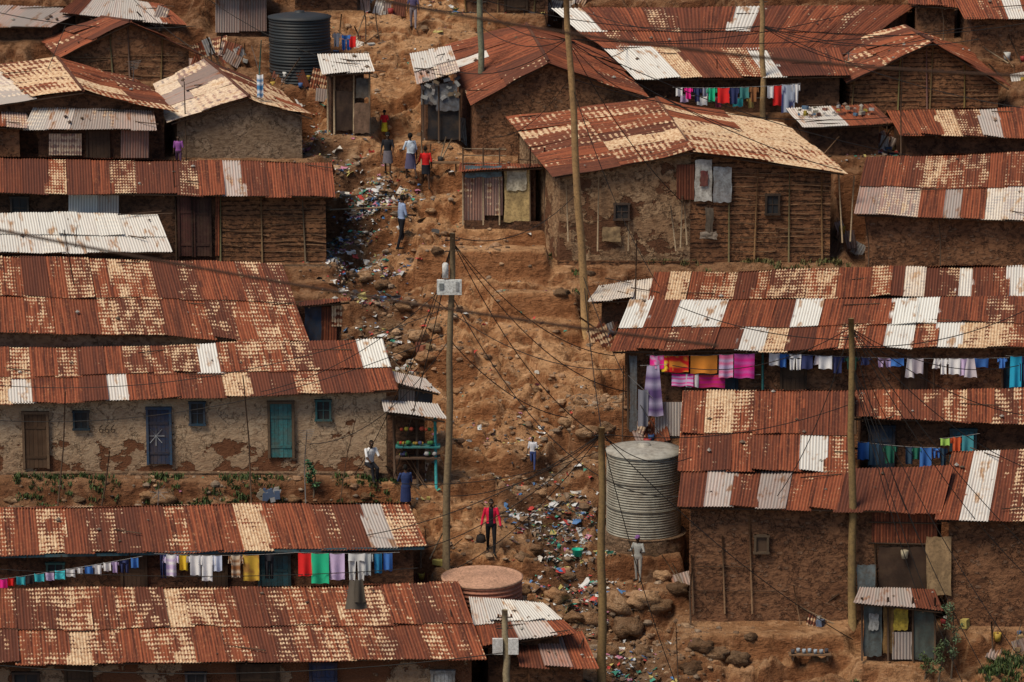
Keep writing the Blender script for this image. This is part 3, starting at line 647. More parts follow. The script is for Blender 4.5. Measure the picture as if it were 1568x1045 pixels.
for (x,y),z in zip(xy,za):
    a=min(.17,.025+r.expovariate(28)); b=a*r.uniform(.35,1)
    R=Matrix.Rotation(r.uniform(0,6.28),3,'Z')@Matrix.Rotation(r.gauss(0.3,.5),3,'X')
    V=[]
    for j in range(3):
        for i in range(3): V.append(R@Vector(((i-1)*a+r.uniform(-.3,.3)*a,(j-1)*b+r.uniform(-.3,.3)*a,r.uniform(-.45,.45)*a)) + Vector((x,y,z+.02+a*.15)))
    mb.grid(np.array([tuple(q) for q in V]).reshape(3,3,3),r.choice(LC),0,False)
mb.build('scattered_litter',[VPLAS])
def scrap(u,v,wpx,n,seed):
    r=random.Random(seed); mb=MB(); g=gat(u,v); s=F/g.y
    for i in range(n):
        x=g.x+r.uniform(-.5,.5)*wpx/s; y=g.y+r.uniform(-.25,.35); z=hs(x,y); k=r.random()
        if k<.35:
            d=Vector((r.uniform(-1,1),r.uniform(-.3,.3),r.uniform(.1,1.6))).normalized()*r.uniform(.5,1.5)
            mb.tube([(x,y,z),Vector((x,y,z))+d],r.uniform(.015,.035),5,r.choice([WOOD,DWOOD,GWOOD]),1)
        elif k<.65:
            w=r.uniform(.3,.8); hh=r.uniform(.3,.9); rot=Matrix.Rotation(r.uniform(-.5,.5),3,'Z')@Matrix.Rotation(r.uniform(-.7,.1),3,'X')@Matrix.Rotation(r.uniform(-.5,.5),3,'Y')
            SS,TT=np.meshgrid(np.linspace(0,1,int(w*50)),np.linspace(0,1,3))
            V=np.stack([(SS-.5)*w,.015*np.sin(SS*w*62.8),TT*hh],-1)@np.array(rot).T+np.array((x,y,z))
            mb.grid(V,(r.uniform(-.3,.8),r.random(),r.choice([0,0,.3,.7])),0,True,np.stack([SS*w/.1,TT*hh,np.full_like(SS,i*1.7)],-1))
        elif k<.85:
            q=r.uniform(.08,.22); mb.box((x,y,z+q*.5),(q*r.uniform(1,2.2),q,q*r.uniform(.6,1.3)),r.choice([(.1,.07,.05),(.4,.4,.38),(.08,.14,.25),(.3,.2,.1),(.35,.1,.06),(.5,.42,.12)]),1,Matrix.Rotation(r.uniform(0,3),3,'Z')@Matrix.Rotation(r.uniform(-.3,.3),3,'X'))
        else:
            q=r.uniform(.08,.15); mb.lathe((x,y,z),[(0,0),(q*.8,0),(q,q*2),(q*.92,q*2),(q*.7,.03),(0,.03)],12,r.choice([(.05,.12,.3),(.5,.5,.48),(.45,.3,.05),(.03,.03,.03),(.3,.03,.03)]),2)
    mb.build('scrap_pile',[RUST,VC,VPLAS])
for i,a in enumerate([(350,95,70,16),(445,132,60,12),(540,70,60,12),(480,185,40,10),(585,20,60,12),(860,22,60,10),(1330,232,60,14),(1385,232,60,14),(1560,120,40,10),(665,262,40,8),(845,330,40,10),(1300,385,30,8),(930,515,40,9),(1000,672,60,12),(1065,925,40,10),(1410,935,60,12),(1545,1000,60,14),(720,225,40,8),(640,590,40,8),(300,110,40,9),(1150,400,80,8),(1250,952,60,8),(1470,960,60,8),(985,205,60,9),(640,760,40,7),(660,860,40,10),(235,75,40,8),(1240,240,60,8),(700,960,40,6)]): scrap(*a,i+50)
def leaves(mb,c,R,n,cols,s=.06,r=random):
    for _ in range(n):
        d=Vector((r.gauss(0,1),r.gauss(0,1),r.gauss(0,1))).normalized()*r.random()**.4
        p=Vector(c)+Vector((d.x*R[0],d.y*R[1],d.z*R[2]))
        a=Vector((r.uniform(-1,1),r.uniform(-1,1),r.uniform(-.3,1))).normalized()*s*r.uniform(.6,1.4)
        b=a.cross(Vector((r.uniform(-1,1),r.uniform(-1,1),1))).normalized()*s*.35
        g=r.uniform(.5,1.4); cc=r.choice(cols)
        mb.add([tuple(p-a),tuple(p+b),tuple(p+a),tuple(p-b)],[(0,1,2,3)],tuple(q*g for q in cc),0)
LEAF=mk_vcol('leaf_green',.7,.15,4,.1)
def tufts(name,area,n,hgt,cols,r=random.Random(2)):
    mb=MB()
    for _ in range(n):
        u=r.uniform(area[0],area[2]);v=r.uniform(area[1],area[3]); y=ys(v)+r.uniform(-.2,.2); x=P(u,v,y).x; z=hs(x,y)
        if vn(x*1.1,y*1.1,4)<.42: continue
        for k in range(12):
            a=r.uniform(0,6.28); hh=hgt*r.uniform(.5,1.3); e=Vector((math.cos(a),math.sin(a),0))*hh*r.uniform(.2,.8)
            b=Vector((x+r.uniform(-.1,.1),y+r.uniform(-.1,.1),z)); w=Vector((-math.sin(a),math.cos(a),0))*.018
            g=r.uniform(.5,1.4);c=tuple(q*g for q in r.choice(cols))
            mb.add([tuple(b-w),tuple(b+w),tuple(b+e*.5+w+Vector((0,0,hh*.7))),tuple(b+e+Vector((0,0,hh))),tuple(b+e*.5-w+Vector((0,0,hh*.7)))],[(0,1,2,4),(4,2,3)],c,0)
    if mb.n: mb.build(name,[LEAF])
GR=[(.05,.085,.02),(.07,.10,.03),(.035,.06,.02)]
tufts('weeds',(-40,742,620,774),520,.14,GR)
tufts('dry_grass',(990,398,1300,420),150,.16,[(.16,.13,.05),(.08,.09,.03)])
tufts('grass_patch',(1180,1012,1420,1050),260,.13,[(.11,.13,.04),(.16,.14,.06)])
tufts('grass_patch',(1490,990,1580,1045),120,.2,GR)
tufts('grass_patch',(840,395,900,470),60,.12,GR)
def shrub(name,u,v0,v1,spread,n,s=.06,cols=GR,limbs=9):
    g=gat(u,v0); H=(v0-v1)/(F/g.y); mb=MB(); r=random.Random(int(u))
    top=g+Vector((r.uniform(-.1,.1),0,H)); mid=g.lerp(top,.5)+Vector((.08,0,0))
    mb.tube([g-Vector((0,0,.1)),mid,top],[.035,.022,.008],6,(.1,.07,.045),0)
    for i in range(limbs):
        t=.25+.75*i/limbs; b=g.lerp(top,t); a=r.uniform(0,6.28); e=b+Vector((math.cos(a),math.sin(a),.5))*spread*r.uniform(.4,1)*(1.2-t*.6)
        mb.tube([b,(b+e)/2+Vector((0,0,.05)),e],[.014,.01,.004],4,(.1,.07,.045),0)
        leaves(mb,e,(spread*.38,spread*.38,spread*.38),n//limbs,cols,s,r); leaves(mb,(b+e)/2,(spread*.25,)*3,n//limbs//2,cols,s,r)
    mb.build(name,[LEAF])
shrub('young_tree',1456,1040,915,.42,420,.055,[(.08,.13,.065),(.11,.16,.085)])
shrub('young_tree',1436,1046,985,.3,240,.055,[(.07,.11,.045),(.09,.13,.055)])
shrub('small_shrub',480,768,712,.3,110,.09,[(.05,.16,.08),(.06,.13,.05)],6)
shrub('small_shrub',1415,1040,1000,.3,120,.06)
# ---------------------------------------------------------------- tanks
def tank(u0,u1,vt,vb,y,col,wave=.1,amp=.02,roofc=None,wob=0,rings=False):
    c=P((u0+u1)/2,vb,y); t=P((u0+u1)/2,vt,y); R=(u1-u0)/2/(F/y); H=t.z-c.z
    mb=MB(); prof=[];n=int(H/wave*6)
    for i in range(n+1):
        z=H*i/n; prof.append((R+amp*math.sin(2*math.pi*z/wave),z))
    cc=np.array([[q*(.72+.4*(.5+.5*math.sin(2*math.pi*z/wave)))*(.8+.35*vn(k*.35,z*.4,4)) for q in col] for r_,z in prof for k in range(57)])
    V=np.array([(c[0]+r_*math.cos(2*math.pi*k/56),c[1]+r_*math.sin(2*math.pi*k/56),c[2]+z) for r_,z in prof for k in range(57)]).reshape(len(prof),57,3)
    mb.grid(V,cc,0,True)
    k=max(3,int(H/.85))
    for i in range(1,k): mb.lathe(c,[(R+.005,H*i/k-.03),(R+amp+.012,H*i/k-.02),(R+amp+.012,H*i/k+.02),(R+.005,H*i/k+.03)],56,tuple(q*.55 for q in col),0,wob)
    if roofc:
        if rings: pr=[(R+.05,H-.03),(R+.06,H+.03),(R-.02,H+.04),(R-.06,H-.01)]+[(R*(1-.04*i)-.06,H+.005*i+(.018 if i%2 else -.018)) for i in range(1,24)]+[(0,H+.12)]
        else: pr=[(R+.05,H-.02),(R+.05,H+.03),(R*.7,H+.11),(R*.2,H+.17),(.2,H+.19),(.2,H+.24),(0,H+.25)]
        mb.lathe(c,pr,56,roofc,0,wob)
    return mb,c,R,H
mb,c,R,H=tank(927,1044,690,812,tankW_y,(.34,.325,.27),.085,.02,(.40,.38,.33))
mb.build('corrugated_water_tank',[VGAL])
mb=MB(); n=60
gz=hs(c.x,c.y-1.2)
V=[]
for z in np.linspace(gz-.5,c.z+.0,9):
    for k in range(n+1):
        t=2*math.pi*k/n; rr=R+.12+.10*float(vn(k%n*.5,z*4,3)); V.append((c.x+rr*math.cos(t),c.y+rr*math.sin(t),z))
mb.grid(np.array(V).reshape(9,n+1,3)); mb.lathe(c,[(R+.2,-.01),(0,0)],30)
mb.build('stone_tank_plinth',[M_stone])
y=ys(950); mb,c,R,H=tank(676,801,884,985,y,(.42,.17,.11),.14,.03,(.58,.33,.22),rings=True); mb.build('rusty_water_tank',[VC])
y=ys(128)+1.2; mb,c,R,H=tank(413,507,26,128,y,(.024,.031,.036),.12,.016,(.028,.034,.04)); mb.build('black_plastic_water_tank',[VPLAS])
# ---------------------------------------------------------------- poles and cables
def pole(name,ut,vt,ub,vb,r0=.13,r1=.085,col=(.23,.15,.085),g=None,extra=None):
    b=g if g is not None else gat(ub,vb)
    yy_=b.y
    t=P(ut,vt,yy_); mb=MB()
    pts=[b.lerp(t,i/8) for i in range(9)]; pts[0]=b-Vector((0,0,.5))
    for i in range(1,8): pts[i].x+=.03*math.sin(i*1.7+ut)
    mb.tube(pts,[r0+(r1-r0)*i/8 for i in range(9)],12,col,0)
    for i in range(2): mb.tube([t+Vector((-.25,-.02,-.25-i*.35)),t+Vector((.25,-.02,-.23-i*.35))],.02,5,(.05,.05,.05),0)
    for sx in(-.2,.2): mb.lathe(t+Vector((sx,-.02,-.23)),[(0,0),(.035,0),(.03,.06),(.04,.08),(0,.11)],8,(.25,.12,.07),0)
    if extra: extra(mb,yy_)
    mb.build(name,[VC]); return t
def ex1(mb,y):
    mb.box(P(688,440,y-.18),(.8,.18,.48),(.7,.72,.7),0); mb.box(P(676,439,y-.285),(.14,.02,.2),(.2,.22,.22),0); mb.box(P(700,439,y-.285),(.1,.02,.3),(.35,.36,.36),0)
    mb.lathe(P(682,426,y-.15),[(0,0),(.1,0),(.1,.45),(.06,.5),(0,.5)],14,(.75,.76,.74),0)
def ex7(mb,y):
    for u in(762,786): mb.box(P(u,990,y-.12),(.32,.12,.5),(.7,.7,.68),0)
T={}
T[1]=pole('utility_pole',693,357,683,872,extra=ex1,col=(.22,.16,.09))
T[2]=pole('utility_pole',866,-25,897,512,.15,.1,(.38,.23,.10))
T[3]=pole('utility_pole',735,-20,738,228,.13,.11,(.22,.24,.16))
T[4]=pole('utility_pole',1166,-20,1169,190,.12,.09,(.40,.26,.12))
T[5]=pole('utility_pole',1303,488,1306,956,.14,.09,(.24,.16,.065))
T[6]=pole('utility_pole',921,655,922,1075,.15,.1,(.25,.16,.065))
T[7]=pole('utility_pole',773,934,778,1090,.12,.09,(.38,.31,.19),extra=ex7,g=P(778,1090,ys(1090)-.6))
def spole(name,ut,vt,ub,vb,y=None,r=.028,col=DWOOD,x=0):
    mb=MB(); y=y or ys(vb)-.3; b=P(ub,vb,y);t=P(ut,vt,y); m_=b.lerp(t,.5)+Vector((random.uniform(-.08,.08),0,0))
    mb.tube([b-Vector((0,0,.3)),m_,t],[r,r*.9,r*.6],6,col,0)
    if x==1:
        for i in range(6): mb.tube([t+Vector((-.28+.03*i,.0,-.06*i)),t+Vector((.28-.03*i,0,-.06*i+.04))],.008,4,(.2,.2,.2),0)
    if x==2:
        for i in range(4): 
            a=i*.78; mb.tube([t+Vector((-.3*math.cos(a),0,-.3*math.sin(a)-.2)),t+Vector((.3*math.cos(a),0,.3*math.sin(a)-.2))],.008,4,(.25,.25,.25),0)
    mb.build(name,[VC])
for a in [(98,352,135,530),(265,240,270,395),(282,125,285,240),(118,345,112,460,None,.02),(372,575,385,770),(100,600,88,765),(168,690,150,790),(130,790,128,880,None,.02),(240,845,242,930,None,.018),(400,62,392,232,None,.035,(.05,.26,.22)),(975,365,972,520),(1382,90,1380,250),(1437,330,1440,412),(1325,335,1330,412),(1060,870,1058,945),(955,560,953,670),(540,905,535,1010,None,.02,(.2,.2,.2),1),(505,1005,505,1060,None,.02,(.2,.2,.2),2),(243,745,240,830,None,.018,(.3,.3,.3),2),(470,660,468,760,None,.02,(.15,.15,.15),1),(370,560,374,640,None,.015,(.2,.2,.2),1),(1302,870,1345,900,None,.03,GWOOD),(460,830,458,900,None,.02),(1555,560,1560,640),(545,640,520,760,None,.015),(320,60,322,120),(1240,95,1240,150),(1098,90,1096,160),(630,545,632,640,None,.015),(830,1020,850,1060),(1035,955,1040,1060,None,.02),(555,0,560,60),(575,10,580,50),(1440,0,1445,60),(1060,300,1062,330),(205,95,208,160,None,.02,(.2,.2,.2),1),(1300,75,1300,130,None,.02,(.2,.2,.2),2)]:
    spole('wooden_post' if len(a)<8 else 'tv_aerial',*a)
def cable(p0,p1,sag,r=.016,name='power_cable',col=(.012,.012,.012),n=18):
    mb=MB(); pts=[]
    for i in range(n+1):
        t=i/n; p=Vector(p0).lerp(Vector(p1),t); p.z-=sag*4*t*(1-t); pts.append(p)
    mb.tube(pts,r,4,col,0,cap=False); mb.build(name,[VPLAS])
C=lambda u,v,y: P(u,v,y)
t1=T[1]-Vector((0,0,.3)); y1_=T[1].y
for u,v,vb,s in((1040,690,700,2.2),(960,600,660,1.0),(520,760,700,.9),(600,740,735,.5),(940,545,600,.8),(610,597,690,.5)): cable(t1,C(u,v,ys(vb)-.5),s)
cable(P(690,450,y1_),P(1045,760,113.5),1.9); cable(P(688,520,y1_),P(870,640,118),.5)
cable(P(660,455,126),P(1000,560,122),1.0); cable(P(892,420,T[2].y),P(1045,700,117),.9); cable(P(880,300,T[2].y),P(692,362,T[1].y),.7); cable(P(895,440,T[2].y),P(921,660,T[6].y),.3)
for u,v,y in((1300,20,146),(1568,30,146),(1000,150,137),(700,110,138),(1230,230,137),(735,40,140),(1045,310,131),(1290,262,131),(1400,240,136),(960,75,143)): cable(P(868,60,T[2].y),C(u,v,y),.5)
for u,v,y in((1360,180,138),(750,210,136),(1010,440,126)): cable(P(872,120,T[2].y),C(u,v,y),.6,.014)
t5=T[5]-Vector((0,0,.3))
for u,v,y in((1640,900,112),(1600,1060,110),(1480,1060,110),(1580,720,113),(1410,830,112.5),(1030,560,121),(1560,560,121),(1190,760,113),(1400,700,118),(1600,640,119),(1570,880,112),(1440,1000,111),(1520,1050,110)): cable(t5 if y>111 else P(1304,560,T[5].y),C(u,v,y),.6,.014)
t6=T[6]-Vector((0,0,.2))
for u,v,y in((700,870,113),(1060,700,114),(690,760,116),(1040,1060,110),(560,820,113),(1300,620,115),(1306,980,112),(650,840,113)): cable(t6,C(u,v,y),.5,.014)
t4=P(1166,40,T[4].y)
for u,v,y in((1600,30,143),(900,20,146),(1380,100,141),(740,0,140),(1600,170,138),(1420,60,140),(1500,60,140)): cable(t4,C(u,v,y),.5)
cable(P(-50,1015,107.5),P(770,1000,107.8),.5,.016); cable(P(-50,868,112),P(640,870,112),.3,.012)
cable(P(735,20,T[3].y),P(560,-10,140),.2); cable(P(735,10,T[3].y),P(868,60,T[2].y),.4)
cable(P(320,0,146),P(590,110,140),.5); cable(P(0,20,144),P(300,40,144),.3); cable(P(205,0,146),P(400,130,138),.4)
cable(P(0,250,137),P(100,40,142),.3); cable(P(690,430,y1_),P(400,600,118.5),.6,.012)
cable(P(688,520,y1_),P(470,680,117.5),.9,.012)
cable(P(600,740,117),P(922,690,T[6].y),.4,.012); cable(P(1303,530,T[5].y),P(1600,460,122),.5); cable(P(1303,520,T[5].y),P(1040,470,122),.3)
for v,w_ in((470,585),(510,640)): cable(P(688,v,y1_),P(-60,w_,118.4),1.1,.012)
cable(P(-150,322,46),P(1100,530,46),.12,.02,'overhead_cable',(.05,.025,.015)); cable(P(480,-20,46),P(1700,120,46),.25,.02,'overhead_cable',(.05,.025,.015))
# ---------------------------------------------------------------- washing
def cloth(mb,top,w,hh,col,kind,r,c2=None):
    n=9; 
    def patch(x0,x1,z0,z1,tw=1.,bw=1.):
        SS,TT=np.meshgrid(np.linspace(0,1,n),np.linspace(0,1,n))
        cx=(x0+x1)/2; hw=(x1-x0)/2*(tw+(bw-tw)*TT)
        XX=cx+hw*(SS*2-1); ZZ=-(z0+(z1-z0)*TT)-.03*TT*np.sin(SS*9+a0)
        YY=.055*np.sin(SS*8+a0)*(.3+TT)+.05*TT*math.sin(a0*3)
        ZZ=ZZ-.035*np.sin(SS*math.pi)*(1-TT)
        V=np.stack([XX+top[0],YY+top[1],ZZ+top[2]],-1)
        c=np.tile(np.array(col),(n*n,1))
        if c2 is not None:
            mk=(vn(SS*5+a0*7,TT*5,3)>.55).ravel() if r.random()<.6 else (((TT*6).astype(int)%2)==0).ravel()
            c[mk]=c2
        mb.grid(V,c,0,True)
    a0=r.uniform(0,6)
    if kind=='s':
        patch(-w*.32,w*.32,0,hh); patch(-w*.55,-w*.28,.02,hh*.38,.8,1); patch(w*.28,w*.55,.02,hh*.38,.8,1)
    elif kind=='t':
        patch(-w*.5,w*.5,0,hh*.28); patch(-w*.5,-w*.04,hh*.26,hh,1,.75); patch(w*.04,w*.5,hh*.26,hh,1,.75)
    elif kind=='d': patch(-w*.5,w*.5,0,hh,.55,1)
    else: patch(-w*.5,w*.5,0,hh)
def line(u0,v0,u1,v1,y,items,sag=.12,seed=1):
    r=random.Random(seed); p0=P(u0,v0,y);p1=P(u1,v1,y); par=empty('clothesline',(p0+p1)/2)
    mb=MB()
    f=lambda t:p0.lerp(p1,t)-Vector((0,0,sag*4*t*(1-t)))
    mb.tube([f(i/16) for i in range(17)],.008,4,(.3,.3,.3),0,cap=False); mb.build('line',[VC],par)
    mb=MB(); s=F/y
    for it in items:
        u,w,hh,col,kind=it[:5]; c2=it[5] if len(it)>5 else None
        t=(u-u0)/(u1-u0); p=f(t)
        cloth(mb,(p.x,p.y-.01,p.z+.01),w/s,hh/s,col,kind,r,c2)
    mb.build('washing',[VCLOTH],par)
Wt=(.78,.77,.78);Li=(.58,.45,.68);Bl=(.05,.17,.5);Nv=(.03,.04,.12);Re=(.65,.02,.02);Gr=(.02,.46,.24);Te=(.05,.45,.52);Ye=(.78,.52,.04);Mg=(.75,.02,.27);Pk=(.78,.17,.35);Bk=(.015,.015,.02);Or=(.8,.28,.04);Br=(.24,.1,.04)
yB=hB['yw']-.75
line(-60,895,218,852,yB,[(4,14,16,Mg,'r'),(17,10,14,Re,'r'),(32,14,15,Te,'r'),(46,12,14,Bk,'r'),(60,16,14,Te,'r'),(76,14,15,Li,'r'),(92,16,14,Te,'r'),(108,14,14,Wt,'r'),(122,14,12,Wt,'s'),(136,13,14,Bl,'r'),(150,16,18,Wt,'s'),(164,12,15,Wt,'r'),(176,12,20,Li,'s'),(190,14,22,Nv,'t'),(206,12,18,Bl,'r'),(-20,14,15,Re,'r')],.05,1)
line(236,848,458,846,yB,[(262,24,36,Li,'s',Wt),(281,13,26,Ye,'r'),(299,26,34,Wt,'s'),(317,26,42,Wt,'s'),(333,14,26,(.5,.55,.7),'r'),(361,22,36,Br,'s',(.5,.4,.3)),(384,26,44,(.6,.38,.05),'r',(.4,.2,.05)),(250,10,40,Nv,'t'),(412,14,40,Bk,'t')],.08,2)
line(450,846,612,846,yB,[(467,22,38,Re,'r'),(490,28,50,Gr,'r'),(516,24,44,Li,'r'),(546,26,44,(.5,.5,.5),'t'),(563,16,36,(.35,.38,.4),'s'),(579,12,34,(.02,.2,.4),'r'),(594,14,30,Bl,'r')],.04,3)
yP=hP['yw']-.5
line(990,544,1172,540,yP,[(1006,22,22,Mg,'r',(.6,.3,.5)),(1036,38,28,Re,'r',Or),(1078,42,30,Or,'r'),(1112,22,38,Li,'r',Pk),(1140,32,40,Mg,'r',(.6,.1,.4)),(1022,18,26,Ye,'r',Re)],.05,4)
line(1000,570,1165,574,yP+.15,[(1045,34,20,Li,'r',Mg),(1085,52,22,Mg,'r',(.6,.05,.1)),(1060,20,22,Wt,'r')],.04,5)
it=[];r=random.Random(9);u=1186
while u<1535:
    w=r.uniform(11,24); it.append((u,w,r.uniform(13,34),r.choice([Wt,Wt,Wt,Li,Gr,(.04,.12,.08),Nv,(.4,.5,.6),(.55,.5,.55),Bl,(.15,.3,.12)]),r.choice('srrtd'))); u+=w*.8+r.choice([0,2,6,14])
line(1172,540,1545,548,yP,it,.1,6)
line(1540,545,1620,545,yP,[(1556,18,50,(.02,.34,.55),'r'),(1566,10,40,Nv,'t'),(1590,20,40,Wt,'s')],.03,7)
line(980,560,1022,558,yP-.1,[(1000,34,82,(.12,.07,.2),'d',(.4,.35,.5))],.01,8)
line(962,575,1000,610,yP-.2,[(985,16,60,(.2,.2,.24),'r')],.01,18)
it=[];r=random.Random(12);u=1322
while u<1500:
    w=r.uniform(12,24); it.append((u,w,r.uniform(16,36),r.choice([Nv,Bk,(.02,.1,.13),(.03,.07,.12),(.02,.15,.1),Bl,Br]),r.choice('srt'))); u+=w*.9+r.choice([0,2,10])
line(1312,676,1440,686,hQ2['yw']-.6,it[:9],.05,9)
line(1438,672,1500,664,hQ2['yw']-.7,[(1447,14,12,(.3,.5,.1),'r'),(1465,18,30,(.65,.12,.04),'s'),(1482,18,34,(.05,.25,.3),'r')],.02,10)
yK=ys(172)-.9
it=[(1040,10,14,Wt,'r'),(1054,12,18,Mg,'s'),(1068,12,22,Nv,'s'),(1080,8,14,(.3,.3,.4),'r'),(1090,15,22,Gr,'s'),(1108,18,24,Re,'r'),(1124,18,26,Nv,'s'),(1140,14,18,(.05,.2,.2),'r'),(1154,14,24,Br,'s'),(1180,10,20,Wt,'r'),(1191,14,32,Re,'r'),(1207,20,44,(.35,.4,.5),'r',Nv),(1218,14,30,Wt,'s')]
line(1030,134,1226,128,yK,it,.08,11)
line(1040,145,1170,150,yK+.3,[(1048,12,12,Li,'r'),(1075,16,14,Wt,'r'),(1100,14,16,(.3,.05,.1),'s'),(1130,16,14,Te,'r'),(1150,14,16,(.4,.3,.1),'s')],.05,12)
line(385,70,402,128,ys(235)-.5,[(398,10,36,(.05,.2,.4),'r',Wt)],.0,13)
line(505,48,545,56,ys(90),[(515,12,22,Wt,'s'),(530,14,24,Bl,'t'),(540,10,18,Re,'r')],.02,14)
# ---------------------------------------------------------------- small objects
g=gat(1240,1010); mb=MB()
mb.box(g+Vector((0,0,.18)),(1.35,.35,.04),WOOD,0)
for sx in(-.55,.55): mb.box(g+Vector((sx,0,.08)),(.06,.3,.17),DWOOD,0)
for i in range(7): mb.lathe(g+Vector((-.55+i*.18,random.uniform(-.08,.08),.2)),[(0,0),(.05,0),(.065,.14),(.06,.14),(.04,.02),(0,.02)],10,random.choice([(.6,.6,.6),(.05,.05,.06),(.3,.35,.4)]),0)
mb.build('low_bench_with_cups',[VC])
mb=MB(); r=random.Random(21)
for i in range(22):
    p=P(r.uniform(395,425),764,ys(764)-.2)+Vector((0,0,r.uniform(0,.3))); s=r.uniform(.06,.15); mb.box(p,(s*2,s,s*1.2),r.choice([(.35,.35,.35),(.08,.12,.2),(.3,.28,.25),(.3,.25,.18)]),0,Matrix.Rotation(r.uniform(0,3),3,'Y'))
mb.build('rubbish_heap',[VPLAS])
def drape(name,u,v0,v1,w,y,col):
    mb=MB(); p=P(u,v0,y); s=F/y; cloth(mb,(p.x,p.y,p.z),w/s,(v1-v0)/s,col,'d',random.Random(3)); cloth(mb,(p.x+.1,p.y-.08,p.z+.05),w*.6/s,(v1-v0)*.8/s,tuple(q*.6 for q in col),'d',random.Random(4)); mb.build(name,[VCLOTH])
drape('tarpaulin_bundle',545,888,936,36,107.6,(.12,.1,.08))
for (u,v,c) in((885,853,(.0,.45,.3)),(992,655,(.15,.05,.3)),(1095,500,(.05,.07,.1))):
    g=gat(u,v); mb=MB(); mb.lathe(g,[(0,0),(.15,0),(.2,.22),(.21,.23),(.18,.22),(.14,.03),(0,.03)],16,c,0); mb.build('plastic_basin',[VPLAS])
mb=MB()
a=gat(500,338);b=gat(615,342)
mb.tube([a+Vector((0,0,.35)),b+Vector((0,0,.5))],.03,5,GWOOD,0)
for t in(0,.5,1): q=a.lerp(b,t); mb.tube([Vector((q.x,q.y,hs(q.x,q.y)-.2)),q+Vector((0,0,.5))],.03,5,DWOOD,0)
mb.build('stick_rail',[VC])
mb=MB()
a=gat(662,268); mb.box(a+Vector((.4,0,.42)),(1.3,.35,.05),WOOD,0)
for sx in(-.1,.9):
    for sy in(-.12,.12): mb.tube([a+Vector((sx,sy,-.1)),a+Vector((sx,sy,.4))],.03,5,DWOOD,0)
mb.build('wooden_bench',[VC])
